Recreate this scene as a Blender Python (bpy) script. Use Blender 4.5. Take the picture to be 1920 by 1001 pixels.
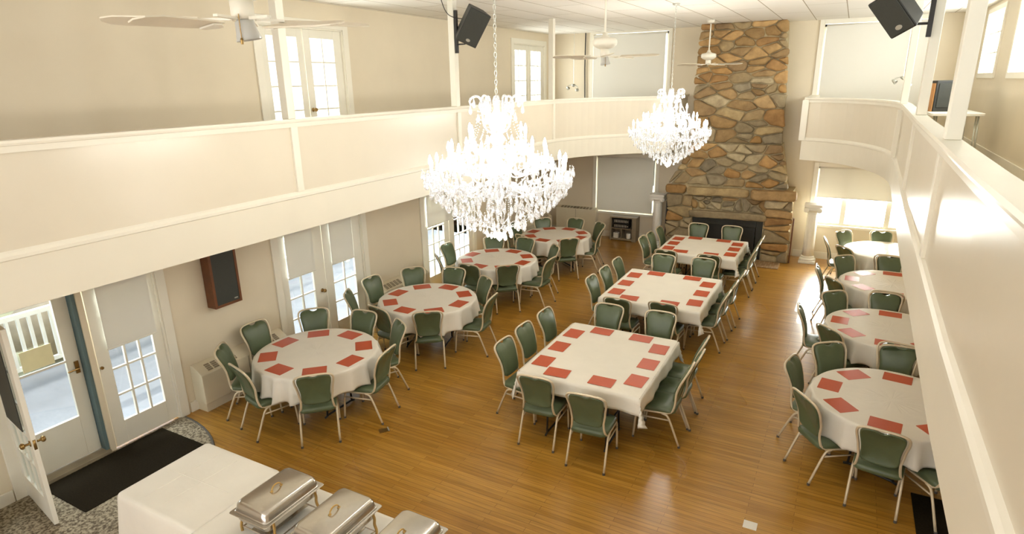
import bpy, math, random
from mathutils import Vector, Matrix, Euler, noise
PI = math.pi
rnd = random.Random(7)
S = bpy.context.scene
COL = S.collection
for o in list(bpy.data.objects): bpy.data.objects.remove(o)

# ------------------------------------------------------------------ camera
R_ = Matrix(((0.88012, 0.47447, -0.01638), (0.12392, -0.26290, -0.95683), (-0.45829, 0.84010, -0.29018)))  # rows: image x, image y, forward
cd = bpy.data.cameras.new('camera'); cam = bpy.data.objects.new('camera', cd); COL.objects.link(cam)
cd.sensor_width = 36; cd.lens = 36 * 1141.23 / 1920; cd.clip_start = .05; cd.clip_end = 200
x, y, z = R_[0], -R_[1], -R_[2]
cam.matrix_world = Matrix(((x[0], y[0], z[0], 0), (x[1], y[1], z[1], 0), (x[2], y[2], z[2], 4.0), (0, 0, 0, 1)))
S.camera = cam
# ------------------------------------------------------------------ colour management
S.view_settings.view_transform = 'Standard'; S.view_settings.look = 'None'
S.view_settings.gamma = 1; S.view_settings.exposure = 0.5
S.cycles.use_denoising = True
S.cycles.max_bounces = 8; S.cycles.transparent_max_bounces = 16
S.cycles.sample_clamp_indirect = 6; S.cycles.caustics_reflective = False; S.cycles.caustics_refractive = False
# ------------------------------------------------------------------ world and lights
w = bpy.data.worlds.new('world'); S.world = w; w.use_nodes = True
bg = w.node_tree.nodes['Background']; bg.inputs[0].default_value = (.86, .93, 1, 1); bg.inputs[1].default_value = 3.0
def light(name, kind, loc, energy, color=(1, 1, 1), rot=(0, 0, 0), size=1, size_y=None, **k):
    l = bpy.data.lights.new(name, kind); l.energy = energy; l.color = color
    if kind == 'AREA':
        l.shape = 'RECTANGLE'; l.size = size; l.size_y = size_y or size
    elif kind == 'POINT': l.shadow_soft_size = size
    elif kind == 'SUN': l.angle = math.radians(size)
    o = bpy.data.objects.new(name, l); COL.objects.link(o); o.location = loc; o.rotation_euler = rot
    return o
def aim(d): return Vector(d).to_track_quat('-Z', 'Y').to_euler()
light('sun', 'SUN', (0, 30, 10), 7.0, (1, .93, .82), aim((-.02, -1, -.33)), 1.0)
# daylight coming in at the glazing, then added fill from the rear
DAY = (.93, .97, 1)
for nm, yc, wd in (('entry', 2.72, .7), ('side', 3.6, .6), ('double', 6.65, 1.4), ('far_double', 10.15, 1.4)):
    light('daylight_' + nm, 'AREA', (-7.75, yc, 2.35), (90 if yc < 9 else 330) * wd, DAY, aim((1, 0 if yc < 9 else .6, -.6)), wd, 1.0)
light('daylight_back_right', 'AREA', (.25, 15.6, 1.15), 210, (1, .97, .92), aim((0, -1, -.1)), 1.5, .62)
for yc in (13.4, 10.85, 8.3, 5.75, 3.2, .65):
    light('daylight_clerestory', 'AREA', (2.2, yc, 4.5), (58 if yc > 8 else 8), (1, .97, .92), aim((-1, 0, .22)), 1.4, .95)
for yc in (6.74, 13.87):
    light('daylight_upper_door', 'AREA', (-7.3, yc, 3.9), 60, (1, .98, .95), aim((1, 0, .2)), 1.3, 1.6)
for xc in (-5.2, -2.6, 0):  # fill lamps added behind the camera, outside invented rear windows
    light('daylight_rear', 'AREA', (xc, -3.75, 4.1), 40, (1, .97, .92), aim((0, 1, .45)), 1.9, 1.7)
    light('daylight_rear_low', 'AREA', (xc, -3.75, 1.4), 9, (1, .97, .92), aim((0, 1, .05)), 1.9, 1.7)

# ------------------------------------------------------------------ materials
def srgb(r, g, b):
    f = lambda c: (c / 12.92 if c <= .04045 else ((c + .055) / 1.055) ** 2.4)
    return (f(r / 255), f(g / 255), f(b / 255), 1)
def mat(name, col, rough=.6, metal=0, spec=.5, noise_s=None, noise_a=.06, bump=0, bump_s=200, coat=0, sheen=0, trans=0, emis=None, es=0, subs=0):
    m = bpy.data.materials.new(name); m.use_nodes = True
    nt = m.node_tree; b = nt.nodes['Principled BSDF']
    b.inputs['Base Color'].default_value = col; b.inputs['Roughness'].default_value = rough
    b.inputs['Metallic'].default_value = metal; b.inputs['Specular IOR Level'].default_value = spec
    b.inputs['Coat Weight'].default_value = coat; b.inputs['Transmission Weight'].default_value = trans
    if emis: b.inputs['Emission Color'].default_value = emis; b.inputs['Emission Strength'].default_value = es
    tc = nt.nodes.new('ShaderNodeTexCoord')
    n = nt.nodes.new('ShaderNodeTexNoise'); n.inputs['Scale'].default_value = noise_s or 6; n.inputs['Detail'].default_value = 4
    nt.links.new(tc.outputs['Object'], n.inputs['Vector'])
    mx = nt.nodes.new('ShaderNodeMixRGB'); mx.blend_type = 'MULTIPLY'; mx.inputs[0].default_value = 1
    rp = nt.nodes.new('ShaderNodeValToRGB'); a = noise_a
    rp.color_ramp.elements[0].color = (1 - a,) * 3 + (1,); rp.color_ramp.elements[1].color = (1 + a * .3,) * 3 + (1,)
    rp.color_ramp.elements[0].position = .3; rp.color_ramp.elements[1].position = .7
    nt.links.new(n.outputs['Fac'], rp.inputs[0]); mx.inputs[1].default_value = col
    nt.links.new(rp.outputs[0], mx.inputs[2]); nt.links.new(mx.outputs[0], b.inputs['Base Color'])
    if bump:
        n2 = nt.nodes.new('ShaderNodeTexNoise'); n2.inputs['Scale'].default_value = bump_s; n2.inputs['Detail'].default_value = 3
        nt.links.new(tc.outputs['Object'], n2.inputs['Vector'])
        bp = nt.nodes.new('ShaderNodeBump'); bp.inputs['Strength'].default_value = bump; bp.inputs['Distance'].default_value = .01
        nt.links.new(n2.outputs['Fac'], bp.inputs['Height']); nt.links.new(bp.outputs[0], b.inputs['Normal'])
    return m
M = {}
M['wall'] = mat('cream_wall', srgb(224, 211, 186), .55, noise_s=1.5, noise_a=.04)
M['panel'] = mat('cream_panel_semigloss', srgb(222, 212, 192), .28, noise_s=2, noise_a=.03, bump=.05, bump_s=8)
M['trim'] = mat('white_trim', srgb(236, 230, 214), .35, noise_s=3, noise_a=.03)
M['fascia'] = mat('white_fascia', srgb(232, 225, 207), .35, noise_s=2, noise_a=.03)
M['door'] = mat('white_door', srgb(234, 229, 214), .4, noise_s=3, noise_a=.03)
M['soffit'] = mat('soffit_cream', srgb(226, 205, 170), .6)
M['vinyl'] = mat('green_vinyl', srgb(88, 100, 72), .36, noise_s=12, noise_a=.08, bump=.1, bump_s=300)
M['frame'] = mat('beige_metal', srgb(214, 198, 168), .35, .15, noise_s=20, noise_a=.04)
M['rubber'] = mat('grey_rubber', srgb(90, 85, 78), .7)
M['mat_paper'] = mat('terracotta_paper', srgb(188, 82, 46), .5, noise_s=30, noise_a=.05)
M['cloth'] = mat('white_linen', srgb(232, 226, 212), .75, noise_s=5, noise_a=.03, bump=.25, bump_s=14)
M['dark'] = mat('dark_metal', srgb(52, 50, 48), .45, .3)
M['black'] = mat('black_plastic', srgb(44, 44, 40), .5, noise_s=40, noise_a=.1)
M['grille'] = mat('black_grille', srgb(58, 59, 52), .6, noise_s=200, noise_a=.3, bump=.3, bump_s=500)
M['badge'] = mat('silver_badge', srgb(200, 200, 190), .3, .6)
M['steel'] = mat('brushed_steel', srgb(196, 190, 180), .22, .85, noise_s=30, noise_a=.05)
M['gold'] = mat('gold_brass', srgb(196, 160, 96), .3, .8)
M['brass'] = mat('old_brass', srgb(150, 120, 70), .35, .8)
M['walnut'] = mat('walnut_case', srgb(112, 66, 34), .45, noise_s=9, noise_a=.25)
M['greywood'] = mat('grey_wood', srgb(150, 136, 112), .55, noise_s=8, noise_a=.15)
M['convector'] = mat('ivory_metal', srgb(226, 216, 190), .4, noise_s=4, noise_a=.04)
M['slot'] = mat('grey_slot', srgb(146, 134, 112), .7)
M['blackmat'] = mat('black_floor_mat', srgb(40, 34, 24), .95, spec=.05, noise_s=60, noise_a=.3, bump=.3, bump_s=300)
M['fanwhite'] = mat('white_enamel', srgb(236, 230, 214), .4)
M['blade'] = mat('fan_blade_cream', srgb(222, 212, 190), .45)
M['frost'] = mat('frosted_glass', srgb(240, 238, 230), .5, trans=.4)
M['plaster'] = mat('white_plaster', srgb(240, 236, 226), .6)
M['deck'] = mat('grey_deck', srgb(128, 132, 142), .7, noise_s=3, noise_a=.12)
M['extwhite'] = mat('exterior_white', srgb(225, 225, 222), .6)
M['rock'] = mat('outdoor_rock', srgb(165, 150, 128), .9, noise_s=4, noise_a=.3)
M['leaf'] = mat('outdoor_leaf', srgb(120, 120, 60), .8, noise_s=12, noise_a=.5)
M['bluewall'] = mat('blue_jamb', srgb(98, 118, 120), .5)
M['yellow'] = mat('yellow_paper', srgb(248, 240, 196), .7)
M['card'] = mat('white_card', srgb(230, 226, 214), .6)
M['insert'] = mat('charcoal_steel', srgb(66, 66, 60), .45, .4)
M['tan'] = mat('orange_wood', srgb(186, 132, 76), .5)
M['balc'] = mat('balcony_carpet', srgb(150, 126, 84), .9, noise_s=60, noise_a=.15)
M['grass'] = mat('outdoor_ground', srgb(140, 138, 110), .9, noise_s=3, noise_a=.2)

def bare(name):
    m = bpy.data.materials.new(name); m.use_nodes = True; nt = m.node_tree
    for n in list(nt.nodes): nt.nodes.remove(n)
    return m, nt, nt.nodes.new('ShaderNodeOutputMaterial')
def glass_mat(name, tcol, fac, rough=.02):
    m, nt, out = bare(name)
    t = nt.nodes.new('ShaderNodeBsdfTransparent'); t.inputs[0].default_value = tcol
    g = nt.nodes.new('ShaderNodeBsdfGlossy'); g.inputs['Roughness'].default_value = rough
    mx = nt.nodes.new('ShaderNodeMixShader')
    lw = nt.nodes.new('ShaderNodeLayerWeight'); lw.inputs[0].default_value = fac
    pw = nt.nodes.new('ShaderNodeMath'); pw.operation = 'POWER'; pw.inputs[1].default_value = 3; nt.links.new(lw.outputs['Facing'], pw.inputs[0])
    ml = nt.nodes.new('ShaderNodeMath'); ml.operation = 'MULTIPLY_ADD'; ml.inputs[1].default_value = .3; ml.inputs[2].default_value = .04; nt.links.new(pw.outputs[0], ml.inputs[0])
    nt.links.new(ml.outputs[0], mx.inputs[0]); nt.links.new(t.outputs[0], mx.inputs[1]); nt.links.new(g.outputs[0], mx.inputs[2])
    nt.links.new(mx.outputs[0], out.inputs[0]); return m
M['glass'] = glass_mat('window_glass', (.94, .97, .97, 1), .5)
def shade_mat():
    m, nt, out = bare('roller_shade_fabric')
    d = nt.nodes.new('ShaderNodeBsdfDiffuse'); d.inputs[0].default_value = srgb(232, 229, 220)
    t = nt.nodes.new('ShaderNodeBsdfTranslucent'); t.inputs[0].default_value = srgb(225, 220, 205)
    tc = nt.nodes.new('ShaderNodeTexCoord'); n = nt.nodes.new('ShaderNodeTexNoise'); n.inputs['Scale'].default_value = 3
    nt.links.new(tc.outputs['Object'], n.inputs['Vector'])
    bp = nt.nodes.new('ShaderNodeBump'); bp.inputs['Strength'].default_value = .08; nt.links.new(n.outputs['Fac'], bp.inputs['Height'])
    nt.links.new(bp.outputs[0], d.inputs['Normal'])
    mx = nt.nodes.new('ShaderNodeMixShader'); mx.inputs[0].default_value = .12
    nt.links.new(d.outputs[0], mx.inputs[1]); nt.links.new(t.outputs[0], mx.inputs[2]); nt.links.new(mx.outputs[0], out.inputs[0]); return m
M['shade'] = shade_mat()
def crystal_mat():
    m, nt, out = bare('lead_crystal')
    t = nt.nodes.new('ShaderNodeBsdfTransparent'); t.inputs[0].default_value = (.97, .98, 1, 1)
    g = nt.nodes.new('ShaderNodeBsdfGlossy'); g.inputs['Roughness'].default_value = .12; g.inputs[0].default_value = (1, 1, 1, 1)
    d = nt.nodes.new('ShaderNodeBsdfTranslucent'); d.inputs[0].default_value = (.8, .8, .8, 1)
    d2 = nt.nodes.new('ShaderNodeBsdfDiffuse'); d2.inputs[0].default_value = (.97, .97, .97, 1)
    a = nt.nodes.new('ShaderNodeMixShader'); a.inputs[0].default_value = .5
    nt.links.new(d.outputs[0], a.inputs[1]); nt.links.new(d2.outputs[0], a.inputs[2])
    b = nt.nodes.new('ShaderNodeMixShader'); b.inputs[0].default_value = .35
    nt.links.new(a.outputs[0], b.inputs[1]); nt.links.new(g.outputs[0], b.inputs[2])
    tc = nt.nodes.new('ShaderNodeTexCoord'); v = nt.nodes.new('ShaderNodeTexVoronoi'); v.inputs['Scale'].default_value = 60
    nt.links.new(tc.outputs['Object'], v.inputs['Vector'])
    mr = nt.nodes.new('ShaderNodeMapRange'); mr.inputs[1].default_value = .1; mr.inputs[2].default_value = .6; mr.inputs[3].default_value = .12; mr.inputs[4].default_value = .62
    nt.links.new(v.outputs['Distance'], mr.inputs[0])
    c = nt.nodes.new('ShaderNodeMixShader'); nt.links.new(mr.outputs[0], c.inputs[0])
    nt.links.new(t.outputs[0], c.inputs[1]); nt.links.new(b.outputs[0], c.inputs[2]); nt.links.new(c.outputs[0], out.inputs[0]); return m
M['crystal'] = crystal_mat()
def emit(name, col, s):
    m, nt, out = bare(name); e = nt.nodes.new('ShaderNodeEmission'); e.inputs[0].default_value = col; e.inputs[1].default_value = s
    nt.links.new(e.outputs[0], out.inputs[0]); return m
M['bulb'] = emit('lit_bulb', (1, .97, .9, 1), 14)
M['lamp'] = emit('lit_lamp', (1, .9, .75, 1), 4)

def floor_mat():
    m = bpy.data.materials.new('oak_strip_floor'); m.use_nodes = True; nt = m.node_tree; b = nt.nodes['Principled BSDF']
    L = nt.links.new; tc = nt.nodes.new('ShaderNodeTexCoord')
    br = nt.nodes.new('ShaderNodeTexBrick'); br.inputs['Scale'].default_value = 1
    br.inputs['Brick Width'].default_value = 1.1; br.inputs['Row Height'].default_value = .057
    br.inputs['Mortar Size'].default_value = .0022; br.inputs['Mortar Smooth'].default_value = .3; br.inputs['Bias'].default_value = 0
    br.inputs['Color1'].default_value = srgb(192, 145, 62); br.inputs['Color2'].default_value = srgb(172, 124, 44)
    br.inputs['Mortar'].default_value = srgb(128, 86, 38); br.offset = .37; br.offset_frequency = 2
    L(tc.outputs['Object'], br.inputs['Vector'])
    mp = nt.nodes.new('ShaderNodeMapping'); mp.inputs['Scale'].default_value = (1.2, 22, 1); mp.inputs['Location'].default_value = (.3, .7, .41); L(tc.outputs['Object'], mp.inputs['Vector'])
    n = nt.nodes.new('ShaderNodeTexNoise'); n.inputs['Scale'].default_value = 1.6; n.inputs['Detail'].default_value = 8; n.inputs['Roughness'].default_value = .6
    L(mp.outputs[0], n.inputs['Vector'])
    rp = nt.nodes.new('ShaderNodeValToRGB'); rp.color_ramp.elements[0].position = .3; rp.color_ramp.elements[0].color = (.62, .6, .55, 1)
    rp.color_ramp.elements[1].position = .7; rp.color_ramp.elements[1].color = (1.15, 1.12, 1.1, 1); L(n.outputs['Fac'], rp.inputs[0])
    mx = nt.nodes.new('ShaderNodeMixRGB'); mx.blend_type = 'MULTIPLY'; mx.inputs[0].default_value = .8
    L(br.outputs['Color'], mx.inputs[1]); L(rp.outputs[0], mx.inputs[2])
    n2 = nt.nodes.new('ShaderNodeTexNoise'); n2.inputs['Scale'].default_value = .8; n2.inputs['Detail'].default_value = 1
    mp2 = nt.nodes.new('ShaderNodeMapping'); mp2.inputs['Location'].default_value = (3.3, 1.7, .43); L(tc.outputs['Object'], mp2.inputs['Vector']); L(mp2.outputs[0], n2.inputs['Vector'])
    rp2 = nt.nodes.new('ShaderNodeValToRGB'); rp2.color_ramp.elements[0].position = .2; rp2.color_ramp.elements[0].color = (.82, .8, .76, 1)
    rp2.color_ramp.elements[1].position = .8; rp2.color_ramp.elements[1].color = (1.05, 1.05, 1.05, 1); L(n2.outputs['Fac'], rp2.inputs[0])
    mx2 = nt.nodes.new('ShaderNodeMixRGB'); mx2.blend_type = 'MULTIPLY'; mx2.inputs[0].default_value = 1
    L(mx.outputs[0], mx2.inputs[1]); L(rp2.outputs[0], mx2.inputs[2]); L(mx2.outputs[0], b.inputs['Base Color'])
    mr = nt.nodes.new('ShaderNodeMapRange'); mr.inputs[3].default_value = .24; mr.inputs[4].default_value = .34; L(n2.outputs['Fac'], mr.inputs[0]); L(mr.outputs[0], b.inputs['Roughness'])
    bp = nt.nodes.new('ShaderNodeBump'); bp.inputs['Strength'].default_value = .12; bp.inputs['Distance'].default_value = .004
    L(br.outputs['Fac'], bp.inputs['Height']); bp.invert = True; L(bp.outputs[0], b.inputs['Normal'])
    b.inputs['Coat Weight'].default_value = .25; b.inputs['Coat Roughness'].default_value = .2
    return m
M['floor'] = floor_mat()
def ceil_mat():
    m = bpy.data.materials.new('ceiling_tile'); m.use_nodes = True; nt = m.node_tree; b = nt.nodes['Principled BSDF']; L = nt.links.new
    tc = nt.nodes.new('ShaderNodeTexCoord'); mp = nt.nodes.new('ShaderNodeMapping'); mp.inputs['Rotation'].default_value = (0, 0, PI / 2); mp.inputs['Location'].default_value = (0, .27, 0)
    L(tc.outputs['Object'], mp.inputs['Vector'])
    br = nt.nodes.new('ShaderNodeTexBrick'); br.inputs['Scale'].default_value = 1; br.inputs['Brick Width'].default_value = 2.4; br.inputs['Row Height'].default_value = .6
    br.inputs['Mortar Size'].default_value = .009; br.inputs['Mortar Smooth'].default_value = .2
    br.inputs['Color1'].default_value = srgb(244, 240, 232); br.inputs['Color2'].default_value = srgb(240, 236, 228); br.inputs['Mortar'].default_value = srgb(170, 156, 134); br.offset = .5
    L(mp.outputs[0], br.inputs['Vector']); L(br.outputs['Color'], b.inputs['Base Color']); b.inputs['Roughness'].default_value = .8
    return m
M['ceil'] = ceil_mat()
def carpet_mat():
    m = bpy.data.materials.new('speckled_carpet'); m.use_nodes = True; nt = m.node_tree; b = nt.nodes['Principled BSDF']; L = nt.links.new
    tc = nt.nodes.new('ShaderNodeTexCoord'); n = nt.nodes.new('ShaderNodeTexNoise'); n.inputs['Scale'].default_value = 34; n.inputs['Detail'].default_value = 5; n.inputs['Roughness'].default_value = .7
    L(tc.outputs['Object'], n.inputs['Vector']); rp = nt.nodes.new('ShaderNodeValToRGB')
    rp.color_ramp.elements[0].position = .42; rp.color_ramp.elements[0].color = srgb(92, 80, 62); rp.color_ramp.elements[1].position = .58; rp.color_ramp.elements[1].color = srgb(172, 160, 136)
    L(n.outputs['Fac'], rp.inputs[0]); L(rp.outputs[0], b.inputs['Base Color']); b.inputs['Roughness'].default_value = .95
    return m
M['carpet'] = carpet_mat()
def stone_mat():
    m = bpy.data.materials.new('field_stone'); m.use_nodes = True; nt = m.node_tree; b = nt.nodes['Principled BSDF']; L = nt.links.new
    at = nt.nodes.new('ShaderNodeAttribute'); at.attribute_name = 'stone'
    tc = nt.nodes.new('ShaderNodeTexCoord'); n = nt.nodes.new('ShaderNodeTexNoise'); n.inputs['Scale'].default_value = 5; n.inputs['Detail'].default_value = 9; n.inputs['Roughness'].default_value = .65
    L(tc.outputs['Object'], n.inputs['Vector']); rp = nt.nodes.new('ShaderNodeValToRGB')
    rp.color_ramp.elements[0].position = .3; rp.color_ramp.elements[0].color = (.55, .5, .45, 1); rp.color_ramp.elements[1].position = .7; rp.color_ramp.elements[1].color = (1.18, 1.18, 1.15, 1)
    L(n.outputs['Fac'], rp.inputs[0]); mx = nt.nodes.new('ShaderNodeMixRGB'); mx.blend_type = 'MULTIPLY'; mx.inputs[0].default_value = .8
    L(at.outputs['Color'], mx.inputs[1]); L(rp.outputs[0], mx.inputs[2]); L(mx.outputs[0], b.inputs['Base Color']); b.inputs['Roughness'].default_value = .8
    n2 = nt.nodes.new('ShaderNodeTexNoise'); n2.inputs['Scale'].default_value = 14; n2.inputs['Detail'].default_value = 8; L(tc.outputs['Object'], n2.inputs['Vector'])
    bp = nt.nodes.new('ShaderNodeBump'); bp.inputs['Strength'].default_value = .6; bp.inputs['Distance'].default_value = .02; L(n2.outputs['Fac'], bp.inputs['Height']); L(bp.outputs[0], b.inputs['Normal'])
    return m
M['stone'] = stone_mat()
M['mortar'] = mat('stone_mortar', srgb(184, 168, 132), .9, noise_s=9, noise_a=.3, bump=.5, bump_s=20)

# ------------------------------------------------------------------ mesh helpers
class MB:
    def __init__(s): s.v = []; s.f = []; s.c = None
    def add(s, vs, fs, mtx=None):
        n = len(s.v)
        s.v += [tuple(mtx @ Vector(p)) if mtx else tuple(p) for p in vs]; s.f += [tuple(i + n for i in f) for f in fs]; return s
    def box(s, x0, x1, y0, y1, z0, z1, mtx=None):
        v = [(x, y, z) for z in (z0, z1) for y in (y0, y1) for x in (x0, x1)]
        return s.add(v, [(0, 2, 3, 1), (4, 5, 7, 6), (0, 1, 5, 4), (2, 6, 7, 3), (0, 4, 6, 2), (1, 3, 7, 5)], mtx)
    def tube(s, pts, r, n=8, closed=False, flat=1.0):
        pts = [Vector(p) for p in pts]; m = len(pts); rs = r if isinstance(r, (list, tuple)) else [r] * m
        rings = []; up = None
        for i, p in enumerate(pts):
            if closed: t = pts[(i + 1) % m] - pts[i - 1]
            else: t = pts[min(i + 1, m - 1)] - pts[max(i - 1, 0)]
            t.normalize()
            if up is None: up = Vector((0, 0, 1)) if abs(t.z) < .9 else Vector((1, 0, 0))
            a = t.cross(up);
            if a.length < 1e-4: a = t.cross(Vector((0, 1, .1)))
            a.normalize(); b = a.cross(t); b.normalize(); up = b
            rings.append([p + (a * math.cos(2 * PI * k / n) + b * flat * math.sin(2 * PI * k / n)) * rs[i] for k in range(n)])
        v = [q for rg in rings for q in rg]; f = []
        for i in range(m if closed else m - 1):
            j = (i + 1) % m
            for k in range(n): f.append((i * n + k, i * n + (k + 1) % n, j * n + (k + 1) % n, j * n + k))
        if not closed: f += [tuple(range(n - 1, -1, -1)), tuple((m - 1) * n + k for k in range(n))]
        return s.add(v, f)
    def lathe(s, prof, n=16, mtx=None, cap=True, wob=None):
        v = []; m = len(prof)
        for i, (r, z) in enumerate(prof):
            for k in range(n):
                a = 2 * PI * k / n; rr = r if not wob else wob(i, a, r); zz = z if not isinstance(rr, tuple) else rr[1]; rr = rr if not isinstance(rr, tuple) else rr[0]
                v.append((rr * math.cos(a), rr * math.sin(a), zz))
        f = [(i * n + k, i * n + (k + 1) % n, (i + 1) * n + (k + 1) % n, (i + 1) * n + k) for i in range(m - 1) for k in range(n)]
        if cap: f += [tuple(range(n - 1, -1, -1)), tuple((m - 1) * n + k for k in range(n))]
        return s.add(v, f, mtx)
    def prism(s, poly, z0, z1, mtx=None):
        n = len(poly); v = [(p[0], p[1], z0) for p in poly] + [(p[0], p[1], z1) for p in poly]
        return s.add(v, [tuple(range(n - 1, -1, -1)), tuple(range(n, 2 * n))] + [(i, (i + 1) % n, n + (i + 1) % n, n + i) for i in range(n)], mtx)
    def sweep(s, path, prof):   # path: 2-D points, prof: closed (n, z) ring; n is measured to the LEFT normal
        m = len(path); k = len(prof); v = []
        for i, p in enumerate(path):
            p = Vector(p); a = Vector(path[max(i - 1, 0)]); b = Vector(path[min(i + 1, m - 1)])
            d1 = (p - a).normalized() if i else (b - p).normalized(); d2 = (b - p).normalized() if i < m - 1 else d1
            n1 = Vector((-d1.y, d1.x)); n2 = Vector((-d2.y, d2.x)); nn = (n1 + n2).normalized(); nn /= max(.5, nn.dot(n1))
            v += [(p.x + nn.x * q[0], p.y + nn.y * q[0], q[1]) for q in prof]
        f = [(i * k + j, i * k + (j + 1) % k, (i + 1) * k + (j + 1) % k, (i + 1) * k + j) for i in range(m - 1) for j in range(k)]
        f += [tuple(range(k - 1, -1, -1)), tuple((m - 1) * k + j for j in range(k))]
        return s.add(v, f)
    def build(s, name, material, parent=None, bevel=0, smooth=False, sub=0, seg=2):
        me = bpy.data.meshes.new(name); me.from_pydata([tuple(p) for p in s.v], [], s.f); me.update()
        import bmesh
        bm = bmesh.new(); bm.from_mesh(me); bmesh.ops.recalc_face_normals(bm, faces=bm.faces); bm.to_mesh(me); bm.free()
        me.materials.append(material)
        if smooth or bevel:
            me.polygons.foreach_set('use_smooth', [True] * len(me.polygons))
        o = bpy.data.objects.new(name, me); COL.objects.link(o)
        if parent: o.parent = parent
        if bevel:
            b = o.modifiers.new('bevel', 'BEVEL'); b.width = bevel; b.segments = seg; b.limit_method = 'ANGLE'; b.angle_limit = .6; b.harden_normals = True
        if sub:
            b = o.modifiers.new('sub', 'SUBSURF'); b.levels = sub; b.render_levels = sub
        return o
def tag(o, label=None, cat=None, group=None, kind=None):
    if label: o['label'] = label
    if cat: o['category'] = cat
    if group: o['group'] = group
    if kind: o['kind'] = kind
    return o
def empty(name, loc, rz=0, label=None, cat=None, group=None):
    o = bpy.data.objects.new(name, None); COL.objects.link(o); o.location = loc; o.rotation_euler = (0, 0, rz); o.empty_display_size = .1
    return tag(o, label, cat, group)
def struct(o, label=None): o['kind'] = 'structure'; return o if not label else tag(o, label)
def copy_tree(o, parent=None):
    c = o.copy(); COL.objects.link(c)
    if parent: c.parent = parent
    for ch in o.children: copy_tree(ch, c)
    return c
def rrect(x0, x1, y0, y1, r, n=5):
    out = []
    for cx, cy, a0 in ((x1 - r, y1 - r, 0), (x0 + r, y1 - r, PI / 2), (x0 + r, y0 + r, PI), (x1 - r, y0 + r, 1.5 * PI)):
        out += [(cx + r * math.cos(a0 + PI / 2 * k / n), cy + r * math.sin(a0 + PI / 2 * k / n)) for k in range(n + 1)]
    return out
def smooth_path(pts, it=2):
    for _ in range(it):
        q = [pts[0]]
        for a, b in zip(pts[:-1], pts[1:]):
            q += [tuple(.75 * u + .25 * v for u, v in zip(a, b)), tuple(.25 * u + .75 * v for u, v in zip(a, b))]
        pts = q + [pts[-1]]
    return pts

# ------------------------------------------------------------------ the room
XL, XR, YB, YF, ZC, ZB = -7.0, 1.95, 15.2, -3.5, 5.15, 2.72
struct(MB().box(XL - .3, XR + .2, YF - .2, YB + .2, -.12, 0).build('floor', M['floor']))
struct(MB().box(XL - .2, XR + .2, YF - .2, YB + .2, ZC, ZC + .12).build('ceiling', M['ceil']))
def wall(name, axis, p0, p1, u0, u1, openings, m):
    """slab between p0 and p1 on its thin axis, spanning u0..u1 and 0..ZC, with (u0,u1,z0,z1) openings"""
    us = sorted({u0, u1} | {o[0] for o in openings} | {o[1] for o in openings}); zs = sorted({0, ZC} | {o[2] for o in openings} | {o[3] for o in openings})
    b = MB()
    for ua, ub in zip(us[:-1], us[1:]):
        run = None
        for za, zb in zip(zs[:-1], zs[1:]):
            hole = any(o[0] <= (ua + ub) / 2 <= o[1] and o[2] <= (za + zb) / 2 <= o[3] for o in openings)
            if not hole:
                run = (run[0], zb) if run else (za, zb)
            if (hole or zb == zs[-1]) and run:
                if axis == 'x': b.box(p0, p1, ua, ub, *run)
                else: b.box(ua, ub, p0, p1, *run)
                run = None
    return struct(b.build(name, m))
OL = [(2.30, 3.14, 0, 2.06), (3.20, 4.00, 0, 2.06), (5.80, 7.56, 0, 2.06), (9.30, 11.06, .0, 2.06), (5.96, 7.52, ZB, 4.80), (13.05, 14.70, ZB, 4.86)]
wall('wall_left', 'x', XL - .16, XL, YF, YB + .16, OL, M['wall'])
OB = [(-5.70, -4.12, .68, 2.12), (-5.86, -3.98, 3.30, 5.13), (-.70, 1.25, 3.30, 5.10), (-.47, 1.30, .80, 2.10)]
wall('wall_back', 'y', YB, YB + .16, XL - .16, XR + .16, OB, M['wall'])
OR = [(12.7, 14.1, 4.02, 5.0), (10.15, 11.55, 4.02, 5.0), (7.6, 9.0, 4.02, 5.0), (5.05, 6.45, 4.02, 5.0), (2.5, 3.9, 4.02, 5.0), (-.05, 1.35, 4.02, 5.0)]
wall('wall_right', 'x', XR, XR + .16, YF, YB + .16, OR, M['wall'])
OF = [(a - .95, a + .95, z0, z1) for a in (-5.2, -2.6, 0) for z0, z1 in ((.5, 2.25), (3.25, 4.95))]  # openings invented behind the camera to let the rear fill in
wall('wall_front', 'y', YF - .16, YF, XL - .16, XR + .16, OF, M['wall'])

# baseboards
for nm, ya, yb in (('baseboard_left', YF, 2.18), ('baseboard_left', 4.14, 5.66), ('baseboard_left', 7.70, 9.16), ('baseboard_left', 11.2, YB)):
    struct(MB().box(XL, XL + .02, ya, yb, 0, .14).build(nm, M['trim'], bevel=.004))
for xa, xb in ((XL, -4.25), (-.80, XR)):
    struct(MB().box(xa, xb, YB - .02, YB, 0, .16).build('baseboard_back', M['trim'], bevel=.004))
struct(MB().box(XR - .02, XR, YF, YB, 0, .14).build('baseboard_right', M['trim'], bevel=.004))
struct(MB().box(XR - .02, XR, YF, YB, ZB, ZB + .16).build('baseboard_upper_right', M['trim'], bevel=.004))
struct(MB().box(XL, XL + .02, YF, 5.84, ZB, ZB + .12).build('baseboard_upper_left', M['trim'], bevel=.004))

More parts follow.
